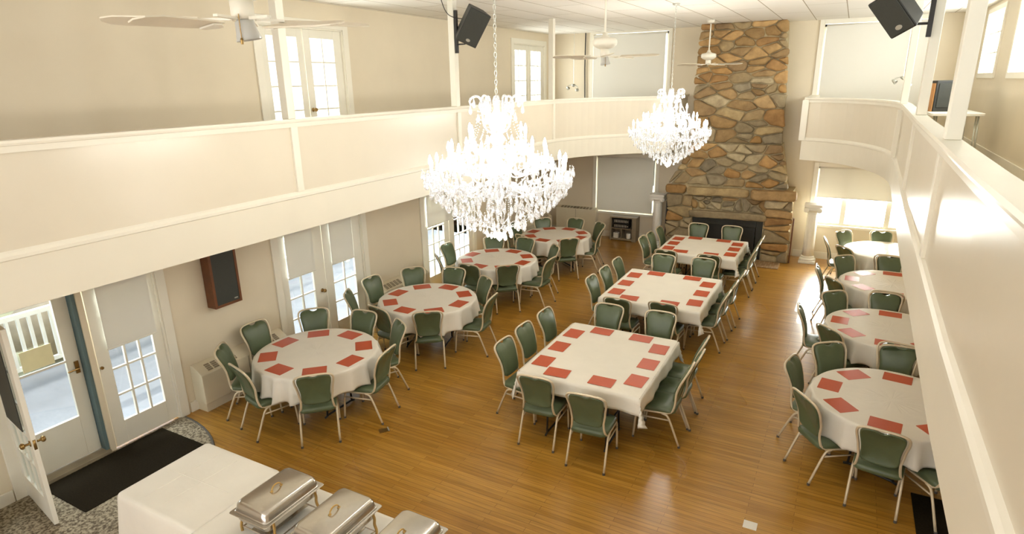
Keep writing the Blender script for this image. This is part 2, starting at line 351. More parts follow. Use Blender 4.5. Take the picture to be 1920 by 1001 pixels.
# balconies ------------------------------------------------------------
PL = [(-5.19, YF), (-5.19, 4), (-5.19, 8), (-5.19, 10.6)] + smooth_path([(-5.19, 11.0), (-5.16, 11.55), (-4.88, 12.2), (-4.45, 12.75), (-3.95, 13.2), (-3.45, 13.42)], 2)
PR = [(.46, YF), (.475, 0), (.485, 3), (.515, 4.7), (.54, 6.3), (.585, 8), (.62, 9.6)] + smooth_path([(.635, 10.2), (.625, 10.9), (.47, 11.75), (.10, 12.55), (-.35, 12.98), (-.77, 13.18)], 2)
def slab(path, xw, name):
    sg = -.03 if xw < -2 else .03
    q = [(x + sg, y) for x, y in path] + [(path[-1][0] + sg, YB), (xw, YB), (xw, YF)]
    struct(MB().prism(q, 2.50, ZB - .02).build(name, M['soffit']))
    struct(MB().prism([(x + (-.05 if xw < -2 else .05) * (1 if y < 12 else 0), y + (.05 if y > 11 and y < 14 else 0)) for x, y in q], ZB - .02, ZB).build(name + '_carpet', M['balc']))
slab(PL, XL, 'trim_balcony_left'); slab(PR, XR, 'trim_balcony_right')
def parapet(side, path, zc, s):
    # s: +1 when the room lies to the right of the path (left balcony), profile n grows to the left normal
    k = -s
    def P(r): return [(k * a, b) for a, b in r]
    struct(MB().sweep(path, P([(.0, 2.47), (.0, 2.83), (-.09, 2.83), (-.09, 2.47)])).build('trim_fascia_' + side, M['fascia']))
    struct(MB().sweep(path, P([(.0, 2.83), (.018, 2.84), (.018, 2.865), (.004, 2.885), (-.012, 2.90), (-.03, 2.90), (-.03, 2.83)])).build('trim_moulding_' + side, M['trim']))
    struct(MB().sweep(path, P([(-.012, 2.90), (-.012, zc - .04), (-.075, zc - .04), (-.075, 2.83), (-.03, 2.83), (-.03, 2.90)])).build('wall_parapet_' + side, M['panel']))
    struct(MB().sweep(path, P([(.03, zc - .035), (.035, zc - .02), (.03, zc), (-.09, zc), (-.095, zc - .02), (-.09, zc - .04), (-.0, zc - .085), (.012, zc - .085), (.016, zc - .04)])).build('trim_railcap_' + side, M['trim']))
ZCL, ZCR = 3.668, 3.632
parapet('left', PL, ZCL, 1)
# the right path runs the same way, room on its left
parapet('right', PR, ZCR, -1)
# parapet return ends (beside the chimney)
def end_cap(x, y0, zc, side):
    sg = -1 if side == 'left' else 1
    struct(MB().box(min(x, x + sg * .12), max(x, x + sg * .12), y0, YB, 2.47, zc - .04).build('wall_return_' + side, M['panel']))
    struct(MB().box(min(x - sg * .03, x + sg * .15), max(x - sg * .03, x + sg * .15), y0 - .03, YB, zc - .04, zc).build('trim_return_' + side, M['trim']))
    struct(MB().box(x - .055, x + .055, y0 - .05, y0 + .06, 2.84, zc - .04).build('trim_corner_' + side, M['trim']))
end_cap(-3.45, 13.42, ZCL, 'left'); end_cap(-.77, 13.18, ZCR, 'right')
# posts with the battens under them
def post(side, x, y, zc, wx, wy, rot=0, wh=ZC):
    p = empty('balcony_post', (x, y, 0), rot); p['kind'] = 'structure'
    p.name = 'trim_post_' + side
    MB().box(-wx / 2, wx / 2, -wy / 2, wy / 2, zc, wh).build('post_shaft', M['trim'], p, bevel=.006)
    sg = 1 if side == 'left' else -1
    MB().box(*(sorted((sg * .0, sg * (wx / 2 + .012)))), -.045, .045, 2.90, zc - .085).build('batten', M['trim'], p, bevel=.003)
    return p
for y in (1.30, 4.72, 7.93): post('left', -5.24, y, ZCL, .10, .10)
post('left', -5.22, 11.32, ZCL, .10, .10)
for y, x in ((4.50, .552), (7.25, .605)): post('right', x, y, ZCR, .085, .11)
post('right', .628, 10.2, ZCR, .085, .10)
struct(MB().box(.605, .63, 8.25, 8.34, 2.9, ZCR - .085).build('trim_batten_right', M['trim']))

# doors, windows, shades ----------------------------------------------
def grid_leaf(name, x0, x1, ya, yb, z0, z1, gy0, gy1, gz0, gz1, nc, nr, material=None, knob=None, parent=None):
    """a glazed leaf in the plane x = const between ya and yb, glazing gy0..gy1 / gz0..gz1 with nc x nr lites"""
    b = MB(); b.box(x0, x1, ya, gy0, z0, z1).box(x0, x1, gy1, yb, z0, z1).box(x0, x1, gy0, gy1, z0, gz0).box(x0, x1, gy0, gy1, gz1, z1)
    o = b.build(name, material or M['door'], parent, bevel=.004)
    mu = MB(); xm = (x0 + x1) / 2
    for i in range(1, nc):
        y = gy0 + (gy1 - gy0) * i / nc; mu.box(xm - .014, x1 - .002, y - .011, y + .011, gz0, gz1)
    for j in range(1, nr):
        z = gz0 + (gz1 - gz0) * j / nr; mu.box(xm - .012, x1 - .004, gy0, gy1, z - .011, z + .011)
    if nc > 1 or nr > 1: mu.build('muntins', M['door'], o)
    MB().box(xm - .003, xm + .003, gy0, gy1, gz0, gz1).build('glass_pane', M['glass'], o)
    return o
def knob_on(parent, x, y, z, m='brass'):
    mt = Matrix.Translation((x, y, z)) @ Matrix.Rotation(PI / 2, 4, 'Y')
    return MB().lathe([(.03, 0), (.03, .006), (.012, .01), (.012, .035), (.026, .045), (.03, .06), (.024, .075), (.0, .08)], 14, mt).build('door_knob', M[m], parent, smooth=True)
def casing(name, ya, yb, z0, z1, wd=.11):
    b = MB().box(XL, XL + .025, ya - wd, ya, z0, z1 + wd).box(XL, XL + .025, yb, yb + wd, z0, z1 + wd).box(XL, XL + .025, ya, yb, z1, z1 + wd)
    b.box(XL - .15, XL + .01, ya, ya + .02, z0, z1).box(XL - .15, XL + .01, yb - .02, yb, z0, z1).box(XL - .15, XL + .01, ya, yb, z1 - .02, z1)
    return struct(b.build(name, M['trim'], bevel=.003))
casing('trim_1', 2.30, 4.00, 0, 2.06); casing('trim_2', 5.80, 7.56, 0, 2.06); casing('trim_3', 9.30, 11.06, 0, 2.06)
casing('trim_4', 5.96, 7.52, ZB, 4.80); casing('trim_5', 13.05, 14.70, ZB, 4.86)
# entry: storm door (closed) and the inner door swung into the room
st = grid_leaf('door_1', -7.15, -7.11, 2.36, 3.10, .06, 2.03, 2.47, 2.96, .54, 1.90, 1, 1); struct(st)
hd = MB().box(-7.11, -7.095, 3.03, 3.07, 1.03, 1.17).tube([(-7.07, 3.05, 1.09), (-7.07, 2.94, 1.085)], .009).tube([(-7.1, 3.05, 1.09), (-7.07, 3.05, 1.09)], .009)
hd.build('door_handle', M['brass'], st)
MB().box(-7.11, -7.10, 2.47, 2.96, 1.19, 1.215).build('crossbar', M['door'], st)
tag(MB().box(-7.104, -7.100, 2.57, 2.86, 1.235, 1.46).build('paper_notice', M['yellow']), 'pale yellow paper sheet stuck inside the storm door glass', 'notice')
struct(MB().box(XL - .16, XL - .02, 3.105, 3.14, 0, 2.06).box(XL - .16, XL - .02, 2.30, 2.335, 0, 2.06).build('trim_jamb', M['bluewall']))
struct(MB().box(XL - .16, XL + .02, 2.30, 3.14, 0, .045).build('trim_threshold', M['greywood'], bevel=.006))
# inner leaf: local x from hinge to free edge
d2 = empty('door_2', (-6.99, 2.31, 0), math.radians(-9)); d2['kind'] = 'structure'
b = MB(); Wd = .79; b.box(0, .12, -.02, .02, .02, 2.03).box(Wd - .12, Wd, -.02, .02, .02, 2.03).box(.12, Wd - .12, -.02, .02, .02, .28).box(.12, Wd - .12, -.02, .02, 1.90, 2.03)
b.build('door_leaf', M['door'], d2, bevel=.003)
mu = MB()
for i in (1, 2): mu.box(.12 + (Wd - .24) * i / 3 - .011, .12 + (Wd - .24) * i / 3 + .011, -.014, .014, .28, 1.9)
for j in range(1, 5): mu.box(.12, Wd - .12, -.014, .014, .28 + 1.62 * j / 5 - .011, .28 + 1.62 * j / 5 + .011)
mu.build('muntins', M['door'], d2)
MB().box(.12, Wd - .12, -.003, .003, .28, 1.9).build('glass_pane', M['glass'], d2)
k = MB()
for sg in (-1, 1): k.lathe([(.03, 0), (.03, .006), (.012, .01), (.012, .04), (.028, .05), (.03, .065), (.02, .078), (0, .08)], 12, Matrix.Translation((Wd - .06, sg * .02, .89)) @ Matrix.Rotation(-sg * PI / 2, 4, 'X'))
k.box(Wd, Wd + .002, -.012, .012, .84, .94)
k.build('door_knob', M['brass'], d2, smooth=True)
for hz in (.25, 1.0, 1.75): MB().lathe([(.009, hz), (.009, hz + .09)], 8, Matrix.Translation((.0, .03, 0))).build('hinge', M['brass'], d2)
tag(MB().box(.16, Wd - .16, -.034, -.026, .98, 1.93).build('window_blind', M['grille'], d2), 'dark slatted blind hung on the open door')
o = grid_leaf('door_3', -7.06, -7.02, 3.22, 3.98, .02, 2.04, 3.355, 3.86, .30, 1.92, 3, 5); struct(o)
MB().lathe([(.018, 0), (.018, .02), (0, .022)], 10, Matrix.Translation((-7.02, 3.245, 1.02)) @ Matrix.Rotation(PI / 2, 4, 'Y')).build('lock', M['brass'], o)
n = 4
for (ya, yb, gy0, gy1, kn) in ((5.82, 6.68, 5.95, 6.44, (6.58, .90)), (6.69, 7.54, 6.85, 7.36, None), (9.32, 10.17, 9.44, 10.00, None), (10.18, 11.04, 10.36, 10.92, None)):
    o = grid_leaf('door_%d' % n, -7.06, -7.02, ya, yb, .02, 2.04, gy0, gy1, .28, 1.92, 3 if n > 5 else 2, 5); struct(o); n += 1
    if kn: knob_on(o, -7.02, kn[0], kn[1])
for (ya, yb, gy0, gy1, z1, kn) in ((5.98, 6.735, 6.09, 6.62, 4.78, None), (6.745, 7.50, 6.87, 7.34, 4.78, (6.80, 3.66)), (13.07, 13.87, 13.18, 13.74, 4.84, None), (13.88, 14.68, 14.0, 14.55, 4.84, None)):
    o = grid_leaf('door_%d' % n, -7.06, -7.02, ya, yb, ZB + .01, z1, gy0, gy1, 3.0, z1 - .12, 2 if n < 10 else 3, 5); struct(o); n += 1
    if kn: knob_on(o, -7.02, kn[0], kn[1])
# roller shades
def shade(label, axis, p, u0, u1, z0, z1, group=None):
    e = empty('roller_shade', (p, (u0 + u1) / 2, z1) if axis == 'x' else ((u0 + u1) / 2, p, z1), 0 if axis == 'x' else -PI / 2, label, 'shade', group)
    W = (u1 - u0) / 2; L = z1 - z0
    MB().box(-.004, .0, -W, W, -L, 0).build('shade_fabric', M['shade'], e)
    MB().tube([(-.004, -W, -L), (-.004, W, -L)], .011).build('bottom_bar', M['card'], e)
    MB().tube([(-.02, -W, .0), (-.02, W, .0)], .024, 12).build('shade_roller', M['card'], e, smooth=True)
    return e
shade('white roller shade half down on the door beside the storm door', 'x', -6.985, 3.335, 3.90, 1.21, 1.99)
shade('white roller shade on double door leaf with brass knob', 'x', -6.985, 5.94, 6.46, 1.27, 1.99)
shade('white roller shade on double door leaf farther from the camera, behind round table', 'x', -6.985, 6.82, 7.32, 1.26, 1.99)
shade('white roller shade on the nearer leaf of the far double door', 'x', -6.985, 9.40, 10.22, 1.32, 1.99)
shade('white roller shade on the farther leaf of the far double door', 'x', -6.985, 10.27, 10.98, 1.34, 1.99)
def frame_back(nm, x0, x1, z0, z1, sill=True, mid=None):
    w_ = .09; b = MB().box(x0 - w_, x0, YB - .03, YB, z0 - (.05 if sill else 0), z1 + w_).box(x1, x1 + w_, YB - .03, YB, z0 - .05, z1 + w_).box(x0, x1, YB - .03, YB, z1, min(z1 + w_, ZC)).box(x0, x1, YB - .05, YB, z0 - .05, z0)
    b.box(x0, x0 + .05, YB + .04, YB + .09, z0, z1).box(x1 - .05, x1, YB + .04, YB + .09, z0, z1).box(x0, x1, YB + .04, YB + .09, z0, z0 + .05).box(x0, x1, YB + .04, YB + .09, z1 - .05, z1)
    if mid:
        for m_ in mid: b.box(m_ - .05, m_ + .05, YB + .03, YB + .1, z0, z1)
    o = struct(b.build(nm, M['trim'], bevel=.003))
    MB().box(x0, x1, YB + .06, YB + .066, z0, z1).build('glass_pane', M['glass'], o)
frame_back('window_1', -5.70, -4.12, .68, 2.12, mid=None); frame_back('window_2', -5.86, -3.98, 3.30, 5.10, mid=None)
frame_back('window_3', -.70, 1.25, 3.30, 5.06, mid=None); frame_back('window_4', -.47, 1.30, .80, 2.10, mid=[.12, .98])
shade('white roller shade fully down over the lower window behind the audio cabinet', 'y', YB - .04, -5.66, -4.17, .72, 2.10)
shade('large white roller shade on the balcony window left of the chimney', 'y', YB - .04, -5.84, -4.04, 3.34, 5.06)
shade('large white roller shade on the balcony window right of the chimney', 'y', YB - .04, -.66, 1.2, 3.34, 5.03)
shade('white roller shade half down on the sunlit lower window right of the chimney', 'y', YB - .04, -.44, 1.27, 1.43, 2.08)
for i, (a, c, z0, z1) in enumerate(OR):
    w_ = .08; b = MB().box(XR - .025, XR, a - w_, a, z0 - w_, z1 + w_).box(XR - .025, XR, c, c + w_, z0 - w_, z1 + w_).box(XR - .025, XR, a, c, z1, z1 + w_).box(XR - .025, XR, a, c, z0 - w_, z0)
    b.box(XR + .05, XR + .08, (a + c) / 2 - .02, (a + c) / 2 + .02, z0, z1)
    for q in (1, 2): b.box(XR + .05, XR + .08, a, c, z0 + (z1 - z0) * q / 3 - .012, z0 + (z1 - z0) * q / 3 + .012)
    o = struct(b.build('window_%d' % (5 + i), M['trim'])); MB().box(XR + .06, XR + .066, a, c, z0, z1).build('glass_pane', M['glass'], o)
for i, (a, c, z0, z1) in enumerate(OF):  # frames for the invented rear windows
    b = MB().box(a, c, YF - .1, YF - .06, z0, z0 + .05).box(a, c, YF - .1, YF - .06, z1 - .05, z1).box((a + c) / 2 - .03, (a + c) / 2 + .03, YF - .1, YF - .06, z0, z1)
    struct(b.build('window_%d' % (11 + i), M['trim']))

# outdoors -------------------------------------------------------------
struct(MB().box(-40, XL - .3, -20, 40, -.6, -.5).build('ground', M['grass']))
struct(MB().box(-40, 40, YB + .3, 60, -.6, -.5).build('ground_back', M['card']))
tag(MB().box(-10.3, XL - .16, -1, 14, -.14, -.04).build('deck', M['deck']), 'grey painted deck outside the glazed doors', 'deck')
r = empty('deck_railing', (-10.2, 0, 0), 0, 'white balustrade railing along the outer edge of the deck', 'railing')
MB().box(-.04, .04, -1, 14, .86, .93).box(-.03, .03, -1, 14, .08, .14).build('rail', M['extwhite'], r)
bl = MB(); yy = -1
while yy < 14: bl.box(-.02, .02, yy, yy + .04, .14, .86); yy += .14
bl.build('balusters', M['extwhite'], r)['kind'] = 'stuff'
for yy in (0, 2.6, 5.2, 7.8, 10.4, 13): MB().box(-.06, .06, yy - .06, yy + .06, -.04, 1.02).build('railing_post', M['extwhite'], r)
for i, (px, py, s_, lb) in enumerate([(-11.6, 4.9, .75, 'rounded grey boulder beyond the deck railing nearest the storm door view'), (-12.9, 6.7, .95, 'large grey boulder beyond the railing, behind the smaller one')]):
    b = MB(); b.lathe([(.3, -.5), (.9, -.2), (1, .25), (.75, .7), (.3, .9), (.02, .93)], 14)
    b.v = [tuple(Vector(v) * (1 + .25 * noise.noise(Vector(v) * 1.7 + Vector((i * 5, 0, 0)))) * s_) for v in b.v]
    o = b.build('boulder', M['rock'], smooth=True); o.location = (px, py, 0); tag(o, lb, 'boulder')
def shrub(px, py, s_, lb):
    e = empty('shrub', (px, py, -.5), 0, lb, 'shrub'); b = MB(); rr = random.Random(int(px * 10 + py * 100))
    for _ in range(420):
        a = rr.uniform(0, 2 * PI); h = rr.uniform(.25, 1.9); q = (math.sin(min(1, h / 1.9) * PI) * .7 + .15) * math.sqrt(rr.random())
        c = Vector((q * math.cos(a), q * math.sin(a), h)) * s_; d = Vector((rr.uniform(-1, 1), rr.uniform(-1, 1), rr.uniform(-.3, 1))).normalized() * .09 * s_; t = d.cross(Vector((rr.uniform(-1, 1), rr.uniform(-1, 1), 1))).normalized() * .04 * s_
        b.add([c - d, c + t, c + d, c - t], [(0, 1, 2, 3)])
    b.build('foliage', M['leaf'], e); MB().tube([(0, 0, 0), (.03, 0, 1.1 * s_)], .03).build('stem', M['walnut'], e)
shrub(-11.5, 3.0, 1.0, 'yellow green shrub behind the deck railing, seen through the storm door')
shrub(-11.6, 12.4, 1.4, 'leafy shrub outside the far double door')
shrub(-11.4, 15.2, 1.4, 'leafy shrub outside, beyond the farthest deck railing end')
# neighbour wall seen through doors
tag(MB().box(-16.2, -16, -6, 30, -.5, 3.2).build('garden_wall', M['extwhite']), 'pale garden wall beyond the deck', 'wall')
tag(MB().box(-8.15, -7.95, 5.0, 5.2, -.04, 2.5).build('porch_post', M['bluewall'], bevel=.01), 'blue grey porch post on the deck outside the glazed door', 'post')

tag(MB().box(-10.4, XL - .17, -1, 8.8, 2.62, 2.72).build('porch_roof', M['extwhite']), 'white porch roof covering the deck outside the doors', 'roof')  # unseen slab added to keep the deck behind the near doors dim
struct(MB().box(-9.6, -9.5, 3, 20, 2.74, 5.3).build('wall_upper_porch', M['extwhite']))  # made-up backdrop that sets how bright the upper door panes look
# floor coverings ------------------------------------------------------
poly = [(-7.0, 4.0)] + [(-6.95 + 1.75 * math.cos(a), 2.2 + 1.82 * math.sin(a)) for a in [PI / 2 - PI / 2 * i / 20 for i in range(21)]] + [(-5.2, -1), (-7.0, -1)]
tag(MB().prism(poly, .0, .008).build('entry_carpet', M['carpet']), 'speckled grey entry carpet with a rounded corner inside the doors', 'carpet')
edge = poly[1:-1]
tag(MB().tube([(a, c, .006) for a, c in edge], .014, 6).build('carpet_edging', M['rubber']), 'dark edging strip around the curved entry carpet', 'edging')
tag(MB().box(-6.96, -6.15, 2.41, 3.72, .008, .018).build('door_mat', M['blackmat'], bevel=.004), 'black rectangular door mat inside the storm door', 'mat')
tag(MB().box(1.0, 1.9, 4.6, 6.42, .0, .01).build('floor_mat', M['blackmat'], bevel=.004), 'black floor mat under the near right-hand round table edge', 'mat')
e = empty('floor_outlet', (-4.49, 4.93, 0), .9, 'small brass outlet plate set in the wood floor near a round table', 'outlet')
MB().box(-.06, .06, -.045, .045, 0, .004).build('cover_plate', M['brass'], e); MB().box(.045, .06, -.045, .045, .004, .012).build('cover_flap', M['badge'], e)
tag(MB().box(-.41, -.29, 5.15, 5.26, .0, .003).build('paper_card', M['card']), 'small white paper card lying alone on the wood floor', 'card')

# ------------------------------------------------------------------ chairs
def make_chair():
    e = empty('banquet_chair', (0, 0, 0))
    # seat cushion
    def seat(zs, gr): return [(x, y, zs) for x, y in gr]
    g0 = []
    for x, y in rrect(-.215, .215, -.215, .235, .07, 4): g0.append((x * (1 - .07 * (.24 - y)), y))
    b = MB(); rings = [(.385, .93), (.395, .985), (.42, 1.0), (.440, .975), (.452, .90), (.458, .55), (.46, .02)]; n = len(g0)
    v = []
    for zz, sc in rings: v += [(x * sc, y * sc + .0, zz - (.012 * max(0, y - .1) / .13 if zz > .43 else 0)) for x, y in g0]
    f = [tuple(range(n - 1, -1, -1))] + [(i * n + k, i * n + (k + 1) % n, (i + 1) * n + (k + 1) % n, (i + 1) * n + k) for i in range(len(rings) - 1) for k in range(n)] + [tuple((len(rings) - 1) * n + k for k in range(n))]
    b.add(v, f); b.build('seat', M['vinyl'], e, smooth=True)
    # back outline in (x, h); h runs 0..1 from the seat to the top
    half = smooth_path([(.0, .03), (.09, .035), (.158, .07), (.176, .20), (.172, .36), (.182, .55), (.202, .76), (.198, .92), (.14, .985), (.05, .995), (0, .995)], 2)
    def at(x, h, d=0):   # curved back: leans away from the seat
        z = .475 + .445 * h; y = -.195 - .02 * h - .115 * h * h; return (x, y + d, z)
    out = [p for p in half] + [(-p[0], p[1]) for p in half[::-1][1:-1]]
    # notch (hand hold) at the top of the pad
    def notch(p):
        x, h = p
        if h > .9 and abs(x) < .06: h -= .05 * (1 - (abs(x) / .06) ** 2) + .012
        return (x * .93, .5 + (h - .5) * .97)
    pad = [notch(p) for p in out]; n = len(pad); b = MB(); v = []
    cx, ch = 0, .52
    for dd, sc in ((-.012, .90), (-.020, .955), (-.010, 1.0), (.012, 1.0), (.026, .95), (.034, .80), (.037, .4)):
        v += [at(cx + (x - cx) * sc, ch + (h - ch) * (sc if sc > .9 else sc), dd) for x, h in pad]
    v += [at(0, .52, -.012), at(0, .52, .037)]
    f = [(i * n + k, i * n + (k + 1) % n, (i + 1) * n + (k + 1) % n, (i + 1) * n + k) for i in range(6) for k in range(n)]
    f += [(7 * n, (k + 1) % n, k) for k in range(n)] + [(7 * n + 1, 6 * n + k, 6 * n + (k + 1) % n) for k in range(n)]
    b.add(v, f); b.build('backrest', M['vinyl'], e, smooth=True)
    # metal loop round the back, running down into the side rails
    top = [p for p in half if p[1] > .30]
    side = [at(x + .012, h + .008 * (h > .9), .004) for x, h in top]
    R = [(.205, .17, .372), (.205, .0, .385), (.200, -.12, .392), (.190, -.185, .415), (.176, -.205, .49), (.172, -.21, .56)]
    rs = [Vector(p) for p in smooth_path(R, 1)] + [Vector(p) for p in side[1:]]
    loop = rs + [Vector((-p.x, p.y, p.z)) for p in rs[::-1][1:]]
    MB().tube(loop, .0125, 8).build('back_frame', M['frame'], e, smooth=True)
    for s in (-1, 1):
        fl = smooth_path([(.205 * s, .15, .374), (.205 * s, .20, .368), (.207 * s, .222, .33), (.212 * s, .245, .02)], 1)
        o = MB().tube(fl, .0125, 8).build('leg', M['frame'], e, smooth=True); MB().lathe([(.015, 0), (.015, .025)], 8, Matrix.Translation((.212 * s, .246, 0))).build('foot_cap', M['rubber'], o)
        bl_ = smooth_path([(.205 * s, -.07, .385), (.206 * s, -.13, .375), (.208 * s, -.165, .32), (.212 * s, -.285, .02)], 1)
        o = MB().tube(bl_, .0125, 8).build('leg', M['frame'], e, smooth=True); MB().lathe([(.015, 0), (.015, .025)], 8, Matrix.Translation((.212 * s, -.288, 0))).build('foot_cap', M['rubber'], o)
        MB().tube([(.209 * s, .226, .30), (.206 * s, -.172, .315)], .009, 6).build('side_stretcher', M['frame'], e, smooth=True)
    MB().tube([(-.2, -.13, .38), (.2, -.13, .38)], .009, 6).tube([(-.2, .16, .368), (.2, .16, .368)], .009, 6).build('seat_frame', M['frame'], e, smooth=True)
    return e
chair0 = make_chair(); used_chair = False; labels_used = set()
def chair(x, y, ang, where, group):
    """ang: heading of the sitter in degrees (0 = +X)"""
    global used_chair
    o = copy_tree(chair0) if used_chair else chair0
    used_chair = True
    o.location = (x, y, 0); o.rotation_euler = (0, 0, math.radians(ang - 90))
    lb = 'green banquet chair ' + where
    assert lb not in labels_used, lb
    labels_used.add(lb); tag(o, lb, 'chair', group)
    return o

# tables ----------------------------------------------------------------
NAMES = {'T1': 'nearest left-hand round table', 'T2': 'second left-hand round table', 'T3': 'third left-hand round table', 'T4': 'farthest left-hand round table',
         'R1': 'nearest right-hand round table', 'R2': 'second right-hand round table', 'R3': 'third right-hand round table', 'R4': 'farthest sunlit right-hand round table'}
TC = {'T1': (-5.62, 5.06), 'T2': (-5.52, 7.32), 'T3': (-5.65, 9.76), 'T4': (-5.41, 11.99), 'R1': (.75, 6.86), 'R2': (.81, 9.05), 'R3': (.95, 11.21), 'R4': (.97, 13.45)}
OCT = ['far right', 'far', 'far left', 'left', 'near left', 'near', 'near right', 'right']   # rel. to the line of sight, 45 deg steps starting at 45
def octant(c, ang):
    view = math.degrees(math.atan2(c[1], c[0])); rel = (ang - view + 90) % 360      # 90 = far side
    return ['right', 'far right', 'far', 'far left', 'left', 'near left', 'near', 'near right'][int(((rel + 22.5) % 360) // 45)]
def round_cloth(name, seed):
    rr = random.Random(seed); ph = [rr.uniform(0, 6.28) for _ in range(4)]; nf = rr.choice((18, 20, 22))
    prof = [(.0, .757), (.3, .757), (.60, .757), (.735, .757), (.757, .754), (.768, .742), (.772, .71), (.777, .66), (.784, .60), (.790, .54), (.794, .49), (.797, .466)]
    def wob(i, a, r):
        if i < 5: return r
        t = (i - 4) / 7.0
        wv = 2.1 * (1 - abs(math.sin(nf * .5 * a * 2 / 2 + ph[0] + .5 * math.sin(2 * a + ph[1])))) ** 1.4 * (.75 + .4 * math.sin(3 * a + ph[2])) - .5
        return (r + .060 * t * wv - .010 * t, prof[i][1] + (.014 * math.sin(4 * a + ph[3]) * t if i > 8 else 0))
    b = MB(); b.lathe(prof, 128, None, False, wob)
    # inner return so the cloth has thickness
    b.v = [(x, y, z) for x, y, z in b.v]
    o = b.build(name, M['cloth'], smooth=True); m = o.modifiers.new('thick', 'SOLIDIFY'); m.thickness = .003; m.offset = 1
    return o
def folding_legs(par, pts, zt):
    for (x, y) in pts:
        sx = 1 if x > 0 else -1
        MB().tube([(x, y - .22, .02), (x, y - .2, .3), (x, y - .2, zt)], .013, 8).tube([(x, y + .22, .02), (x, y + .2, .3), (x, y + .2, zt)], .013, 8).tube([(x, y - .2, .3), (x, y + .2, .3)], .011, 6).tube([(x, y - .26, .013), (x, y - .2, .03), (x, y + .2, .03), (x, y + .26, .013)], .013, 6).build('leg', M['dark'], par, smooth=True)
mat0 = None
def placemat(x, y, z, ang, where, group):
    global mat0
    if mat0 is None:
        mat0 = MB().prism(rrect(-.14, .14, -.106, .106, .004, 1), 0, .0016).build('paper_placemat', M['mat_paper']); o = mat0
    else:
        o = mat0.copy(); COL.objects.link(o)
    o.location = (x, y, z); o.rotation_euler = (0, 0, math.radians(ang - 90))
    lb = 'terracotta paper placemat ' + where; assert lb not in labels_used, lb
    labels_used.add(lb); return tag(o, lb, 'placemat', group)
OFFM = {'T1': -2, 'T2': 0, 'T3': -5, 'T4': -5, 'R1': -8, 'R2': -4, 'R3': -2}
for i, (t, c) in enumerate(TC.items()):
    nm = NAMES[t]
    e = empty('round_table', (c[0], c[1], 0), .3 * i, 'round folding table hidden under white cloth, the ' + nm, 'table', 'round tables')
    MB().lathe([(.75, .728), (.758, .734), (.758, .748), (.75, .754)], 48).build('tabletop', M['greywood'], e)
    folding_legs(e, [(-.3, 0), (.3, 0)], .73)
    o = round_cloth('tablecloth', 11 + i); o.location = (c[0], c[1], 0)
    tag(o, 'white linen cloth draped over the ' + nm, 'tablecloth', 'round white tablecloths')
    if t in OFFM:
        for k in range(8):
            a = OFFM[t] + 45 * k
            placemat(c[0] + .585 * math.cos(math.radians(a)), c[1] + .585 * math.sin(math.radians(a)), .7605, a, 'on the %s side of the %s' % (octant(c, a), nm), 'placemats on the ' + nm)
ROUND = {'T1': [(137, .86), (178, .90), (-143, .84), (-104, .70), (-46, .66), (10, .72), (58, .82), (97, .76)],
         'T2': [(138, .92), (176, .92), (-148, .94), (-100, .67), (-54, .66), (8, .80), (58, .74), (102, .84)],
         'T3': [(179, .88), (-138, .85), (-90, .72), (-49, .70), (-2, .86), (43, .88), (123, .82), (87, .80)],
         'T4': [(133, .72), (88, .74), (49, .80), (11, .68), (-50, .66), (-112, .68), (-148, .86), (172, .84)],
         'R1': [(166, .72), (-143, .68), (-97, .66), (-57, .78), (125, .80), (85, .92)],
         'R2': [(-177, .80), (-134, .72), (-86, .66), (130, .77), (91, .74)],
         'R3': [(-180, .82), (-142, .78), (-97, .68), (130, .84), (90, .84)],
         'R4': [(-175, .80), (-138, .72), (-93, .66), (137, .78), (95, .70)]}
for t, L in ROUND.items():
    c = TC[t]
    seen = {}
    for a, r in L:
        r = max(r, .70)
        oc = octant(c, a)
        if oc in seen: # two chairs fall in one octant: name the neighbouring one by its place between
            for cand in (octant(c, a + 23), octant(c, a - 23)):
                if cand not in seen and all(octant(c, q) != cand for q, _ in L if q != a): oc = cand; break
            else: oc += ' outer'
        seen[oc] = 1
        chair(c[0] + r * math.cos(math.radians(a)), c[1] + r * math.sin(math.radians(a)), a + 180, 'on the %s side of the %s' % (oc, NAMES[t]), 'chairs around the ' + NAMES[t])
